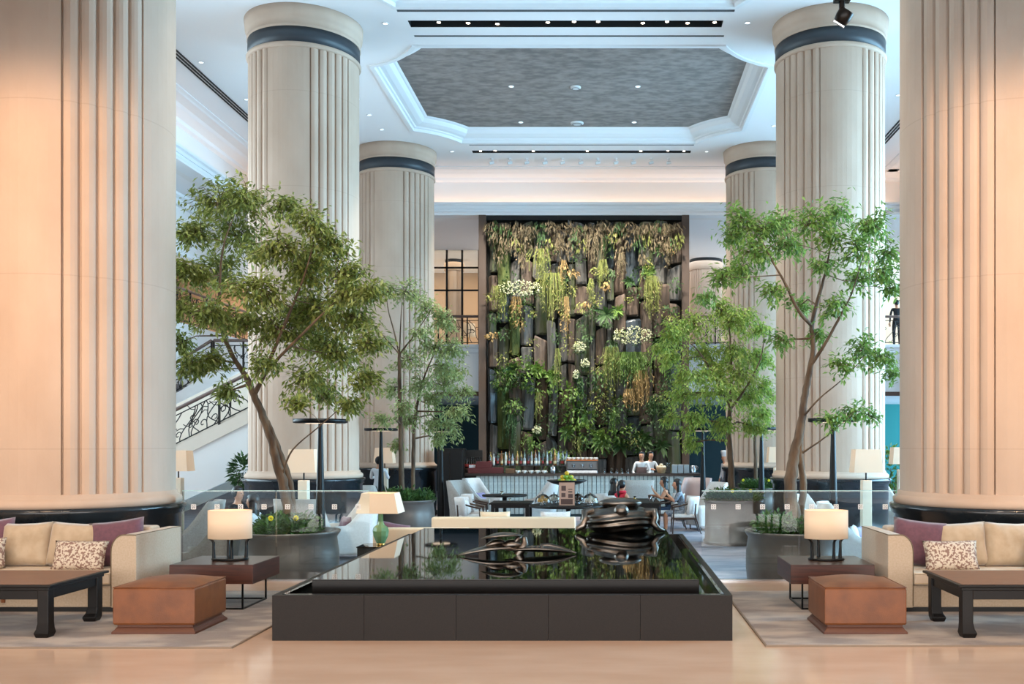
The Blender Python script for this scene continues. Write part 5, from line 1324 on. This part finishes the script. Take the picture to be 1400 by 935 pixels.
def pose(sit=True, lean=.0, arms=None, headturn=(0,0)):
    pz = .47 if sit else .95; J = {}; E = []
    sp = lambda h, y=0: (0, y-lean*h, pz+h)
    J['pelvis'] = (sp(0), (.15,.12)); J['belly'] = (sp(.16), (.135,.10)); J['chest'] = (sp(.36), (.16,.11)); J['collar'] = (sp(.485), (.09,.065)); J['neck'] = (sp(.545,-.01), .046); J['jaw'] = ((headturn[0]*.8, sp(.59,-.03)[1]+headturn[1]*.8, sp(.59)[2]), (.066,.078))
    hx, hy = headturn; q = sp(.665,-.025); q = (q[0]+hx, q[1]+hy, q[2]); J['head'] = (q, (.092,.108)); J['crown'] = ((q[0],q[1]+.012,q[2]+.075), (.082,.098))
    E += [('pelvis','belly','torso'),('belly','chest','torso'),('chest','collar','torso'),('collar','neck','neck'),('neck','jaw','head'),('jaw','head','head'),('head','crown','head')]
    for s, sg in (('L',-1),('R',1)):
        c = sp(.47); J['sh'+s] = ((sg*.165, c[1], c[2]), .058)
        el, wr, d = (arms or {}).get(s, ((sg*.23, c[1]-.10, pz+.22),(sg*.15, c[1]-.33, pz+.26),(0,-1,0)))
        J['el'+s] = (el, .042); J['wrist'+s] = (wr, .028)
        E += [('chest','sh'+s,'torso'),('sh'+s,'el'+s,'sleeve'),('el'+s,'wrist'+s,'forearm')]
        fingers(J, E, s, wr, d, (0,0,1) if abs(d[2]) < .7 else (0,-1,0))
        if sit:
            J['hip'+s] = ((sg*.10,-.04,pz-.01), .085); J['kn'+s] = ((sg*.11,-.43,pz+.0), .062); J['an'+s] = ((sg*.11,-.42,.09), .04); J['toe'+s] = ((sg*.11,-.57,.035), .033)
        else:
            J['hip'+s] = ((sg*.10,0,pz-.08), .09); J['kn'+s] = ((sg*.10,-.02,.50), .062); J['an'+s] = ((sg*.10,.02,.09), .042); J['toe'+s] = ((sg*.11,-.14,.035), .035)
        E += [('pelvis','hip'+s,'leg'),('hip'+s,'kn'+s,'leg'),('kn'+s,'an'+s,'shin'),('an'+s,'toe'+s,'shoe')]
    return J, E
def outfit(top, leg, sleeve=True, shin=True): 
    c = {'torso':top,'leg':leg,'shoe':M['black']}
    if sleeve: c['sleeve'] = top
    if sleeve == 'long': c['forearm'] = top
    if shin: c['shin'] = leg
    return c
def apron(e, k): MB().grid([[(x*k, -.135*k-.02*abs(z-1.1)*0, z*k) for x in (-.15,-.05,.05,.15)] for z in (.62,.85,1.05,1.28)]).build('apron', M['apron'], e, solid=.012)
armsdown = {'L':((-.24,.02,1.16),(-.23,-.07,.93),(0,-.15,-1)),'R':((.24,.02,1.16),(.23,-.07,.93),(0,-.15,-1))}
armsbar = {'L':((-.25,-.05,1.12),(-.16,-.28,1.02),(0.2,-1,-.2)),'R':((.25,-.05,1.12),(.16,-.28,1.02),(-.2,-1,-.2))}
person('bartender in white shirt and dark apron leaning on the bar', (PX(877,29.5),29.45,LOW+.12), 0, pose(False,.04,armsbar), outfit(M['whitecloth'],M['blackcloth'],'long'), 'short', 1.0, apron)
person('second bartender in white shirt standing close behind the aproned one', (PX(889,30.1),30.1,LOW+.12), .5, pose(False), outfit(M['whitecloth'],M['blackcloth'],'long'), 'short', 1.0)
person('waiter in pale jacket seen from behind near the glowing lamp', (PX(519,26.4),26.3,LOW), PI, pose(False), outfit(M['whitecloth'],M['blackcloth'],'long'), 'short', 1.0)
person('chef in white jacket and tall hat walking by the dark teal wall', (PX(991,33.0),33.0,LOW), -1.2, pose(False,0,armsdown), outfit(M['whitecloth'],M['greycloth'],'long'), 'hat', 1.0)
ar = {'L':((-.20,-.20,.74),(-.10,-.38,.80),(.2,-1,.2)),'R':((.20,-.22,.74),(.08,-.40,.92),(-.1,-.5,.9))}
person('seated woman with long black hair in grey dress leaning on the dining table', (PX(936,23.35)-.02,23.35,LOW), -R90, pose(True,.22,ar), outfit(M['greycloth'],M['greycloth'],True,False), 'long', 1.0)
person('seated woman with long black hair in black top and jeans at the dining table', (PX(917,24.6)-.02,24.6,LOW), -R90, pose(True,.20,ar), outfit(M['blackcloth'],M['jeans'],False,True), 'long', 1.0)
person('seated woman with loose black hair in black top behind the bronze sculpture', (PX(834,24.5)+.02,24.5,LOW), R90*1.25, pose(True,.12), outfit(M['blackcloth'],M['blackcloth']), 'long', .98)
def scarf(e, k): MB().tube([(.09*k*math.cos(a*PI/8),-.06*k+.09*k*math.sin(a*PI/8),.99*k) for a in range(16)], .035*k, 8, closed=True).build('scarf', M['redcloth'], e)
person('seated woman with ponytail and red scarf behind the bronze sculpture', (PX(846,23.35)+.02,23.35,LOW), R90*1.5, pose(True,.10), outfit(M['redcloth'],M['blackcloth'],False), 'tail', .97, scarf)
# couple under the staircase
lounge_chair(320, 18.1, -R90*.3+PI*.5, mat('brown_fabric','#4c3a3a',.85), 'dark brown armchair holding the man in black near the staircase', H=.92, arm=.66)
lounge_chair(353, 16.4, -R90, M['whitefab'], 'low pale armchair holding the woman in white near the staircase', H=.85, arm=.6)
person('seated man with short hair in black shirt facing a woman near the staircase', (PX(320,18.1)+.05,18.1,LOW), R90*.8, pose(True,.02), outfit(M['blackcloth'],M['blackcloth']), 'short', 1.04)
person('seated woman in white blouse with black hair near the staircase', (PX(353,16.4)-.05,16.4,LOW), -R90*1.1, pose(True,.05), outfit(M['whitecloth'],M['jeans']), 'long', 1.0)
person('person in dark clothes standing behind the balcony railing beyond the floor lamp', (PX(1226,36.4),36.4,5.1), PI, pose(False,0,armsdown), outfit(M['blackcloth'],M['blackcloth'],'long'), 'short', 1.0)

# ------------------------------------------------------------------ plants at the edges
def free_bush(px, py, Y, wpx, hpx, n, m, label, floor=LOW, ln=.16, wd=.07):
    c = P(px,py,Y); e = thing('bush', label, 'bush', (c.x, Y, floor)); rd = random.Random(int(px)); lf = MB(); pts = []; dirs = []
    rx = wpx/2/F*Y; rz = hpx/2/F*Y; cz = c.z-floor
    for _ in range(n):
        a = rd.uniform(0,2*PI); z_ = rd.uniform(-1,1); h_ = math.sqrt(1-z_*z_); r = rd.uniform(.6,1)
        pts.append(Vector((rx*r*h_*math.cos(a), rx*r*h_*math.sin(a), cz+rz*r*z_))); dirs.append(Vector((h_*math.cos(a),h_*math.sin(a),z_*.6+rd.uniform(-.6,.4))))
    leaf_mesh(lf, pts, dirs, ln, wd, rd); lf.build('foliage', m, e, kind='stuff')
    st = MB()
    for k in range(5):
        a = k*1.3; st.tube([(.05*math.cos(a),.05*math.sin(a),.3),(rx*.3*math.cos(a),rx*.3*math.sin(a),cz*.6),(rx*.6*math.cos(a),rx*.6*math.sin(a),cz)], [.02,.015,.008], 5)
    st.build('stems', M['bark'], e)
    MB().lathe([(.24,0),(.30,.38),(.27,.38),(.22,.3)], 24, cap=False).build('pot', M['planter'], e); MB().lathe([(.26,.33),(.01,.34)], 20, cap=False).build('soil', M['soil'], e)
free_bush(1218, 640, 27.0, 42, 62, 500, gbr, 'leafy bright green bush by the teal wall beyond the floor lamp')
free_bush(334, 645, 22.2, 36, 44, 400, gdk, 'dark green bush tucked under the staircase')
# ------------------------------------------------------------------ ceiling fittings
def on_ceil(px, py, z): Y = (z-EYE)*F/(VY-py); return PX(px,Y), Y
def downlight(px, py, z, label, r=.07, group=None, m=M['downwhite']):
    x, y = on_ceil(px,py,z); e = thing('ceiling_light', label, 'ceiling light', (x,y,z), 0, group)
    MB().lathe([(r*1.25,0),(r*1.25,-.012),(r*.95,-.012),(r*.95,0)], 20, cap=False).build('trim_ring', M['whitemetal'], e); MB().lathe([(r*.95,-.004),(.001,-.006)], 20, cap=False).build('lens', m, e)
for px, py in ((275,85),(337,136),(527,32),(1022,31),(489,135),(505,157),(522,177),(618,207),(966,207),(1058,172),(1228,130)): downlight(px,py,CEIL,'small round downlight in the white ceiling beside the coffer',.055,'downlights in the white ceiling')
for px, py in ((681,57),(876,57),(699,118),(872,118),(712,167),(867,167)): downlight(px,py,CEIL+.30,'small round downlight in the dark coffer panel',.055,'downlights in the dark coffer panel')
def vent(px, py, label, r):
    x, y = on_ceil(px,py,CEIL+.30); e = thing('ceiling_vent', label, 'ceiling vent', (x,y,CEIL+.30)); MB().lathe([(r,0),(r,-.02),(r*.8,-.035),(r*.5,-.04),(.001,-.04)], 24, cap=False).build('cover', M['whitemetal'], e); MB().lathe([(r*.75,-.045),(r*.6,-.048)], 24, cap=False).build('ring', M['slot'], e)
vent(787,119,'round white vent in the middle of the dark coffer panel',.13); vent(789,168,'round white vent near the far edge of the dark coffer panel',.18)
def track_head(px, py, z, label, group):
    x, y = on_ceil(px,py,z); e = thing('spotlight', label, 'spotlight', (x,y,z), 0, group)
    MB().lathe([(.05,0),(.05,-.02)], 14).build('canopy', M['whitemetal'], e); MB().tube([(0,0,-.02),(0,0,-.10)], .012, 6).build('stem', M['whitemetal'], e)
    MB().tube([(-.06,-.01,-.14),(.06,.03,-.10)], [.045,.05], 12).build('head', M['whitemetal'], e)
for px in (672,697,720,745,769,794,817,842,866,890,914): track_head(px,217,CEIL,'small white adjustable spotlight in the ceiling row before the living wall','row of white spotlights')
def trough_lamp(px, py, label, group, ztop=CEIL):
    x, y = on_ceil(px,py,CEIL+.02); e = thing('recessed_spotlight', label, 'spotlight', (x,y,CEIL+.30), 0, group)
    MB().lathe([(.04,0),(.042,-.22),(.046,-.26)], 14).build('housing', M['black'], e); MB().lathe([(.04,-.262),(.001,-.265)], 14, cap=False).build('lens', M['spotlit'], e)
for px, py in ((640,33),(680,34),(749,32),(785,31),(818,31),(879,33),(912,31),(940,33),(977,32),(600,32)): trough_lamp(px,py,'glowing spotlight in the long black ceiling trough above the fountain side of the coffer','lamps in the near ceiling trough')
for px, py in ((657,207.5),(677,207),(729,207.5),(803,207.5),(876,207.5),(913,207),(935,207.5)): trough_lamp(px,py,'glowing spotlight in the black ceiling trough near the living wall','lamps in the far ceiling trough')
# black track spotlight hanging from the entrance ceiling
c = P(1151, 12, 7.4)
e = thing('track_spotlight', 'black track spotlight hanging from the entrance ceiling', 'spotlight', (c.x, 7.4, 5.25))
hz = c.z-5.25
MB().box(-.06,.06,-.03,.03,hz+.05,0).build('mount', M['blackmetal'], e, bevel=.004)
MB().tube([(0,0,hz+.06),(.0,0,hz-.0)], .022, 10).build('stem', M['blackmetal'], e)
MB().lathe([(.02,0),(.05,.01),(.058,.05),(.058,.10),(.05,.105)], 24).build('head', M['blackmetal'], e).rotation_euler = (.35,.55,0)
kids_ = [q for q in e.children if q.name.startswith('head')][0]; kids_.location = (-.02,0,hz-.11)
for k in range(4): MB().box(-.045,.045,-.002+k*.02-.03,.002+k*.02-.03,-.01,.0).build('louvre', M['steel'], kids_)
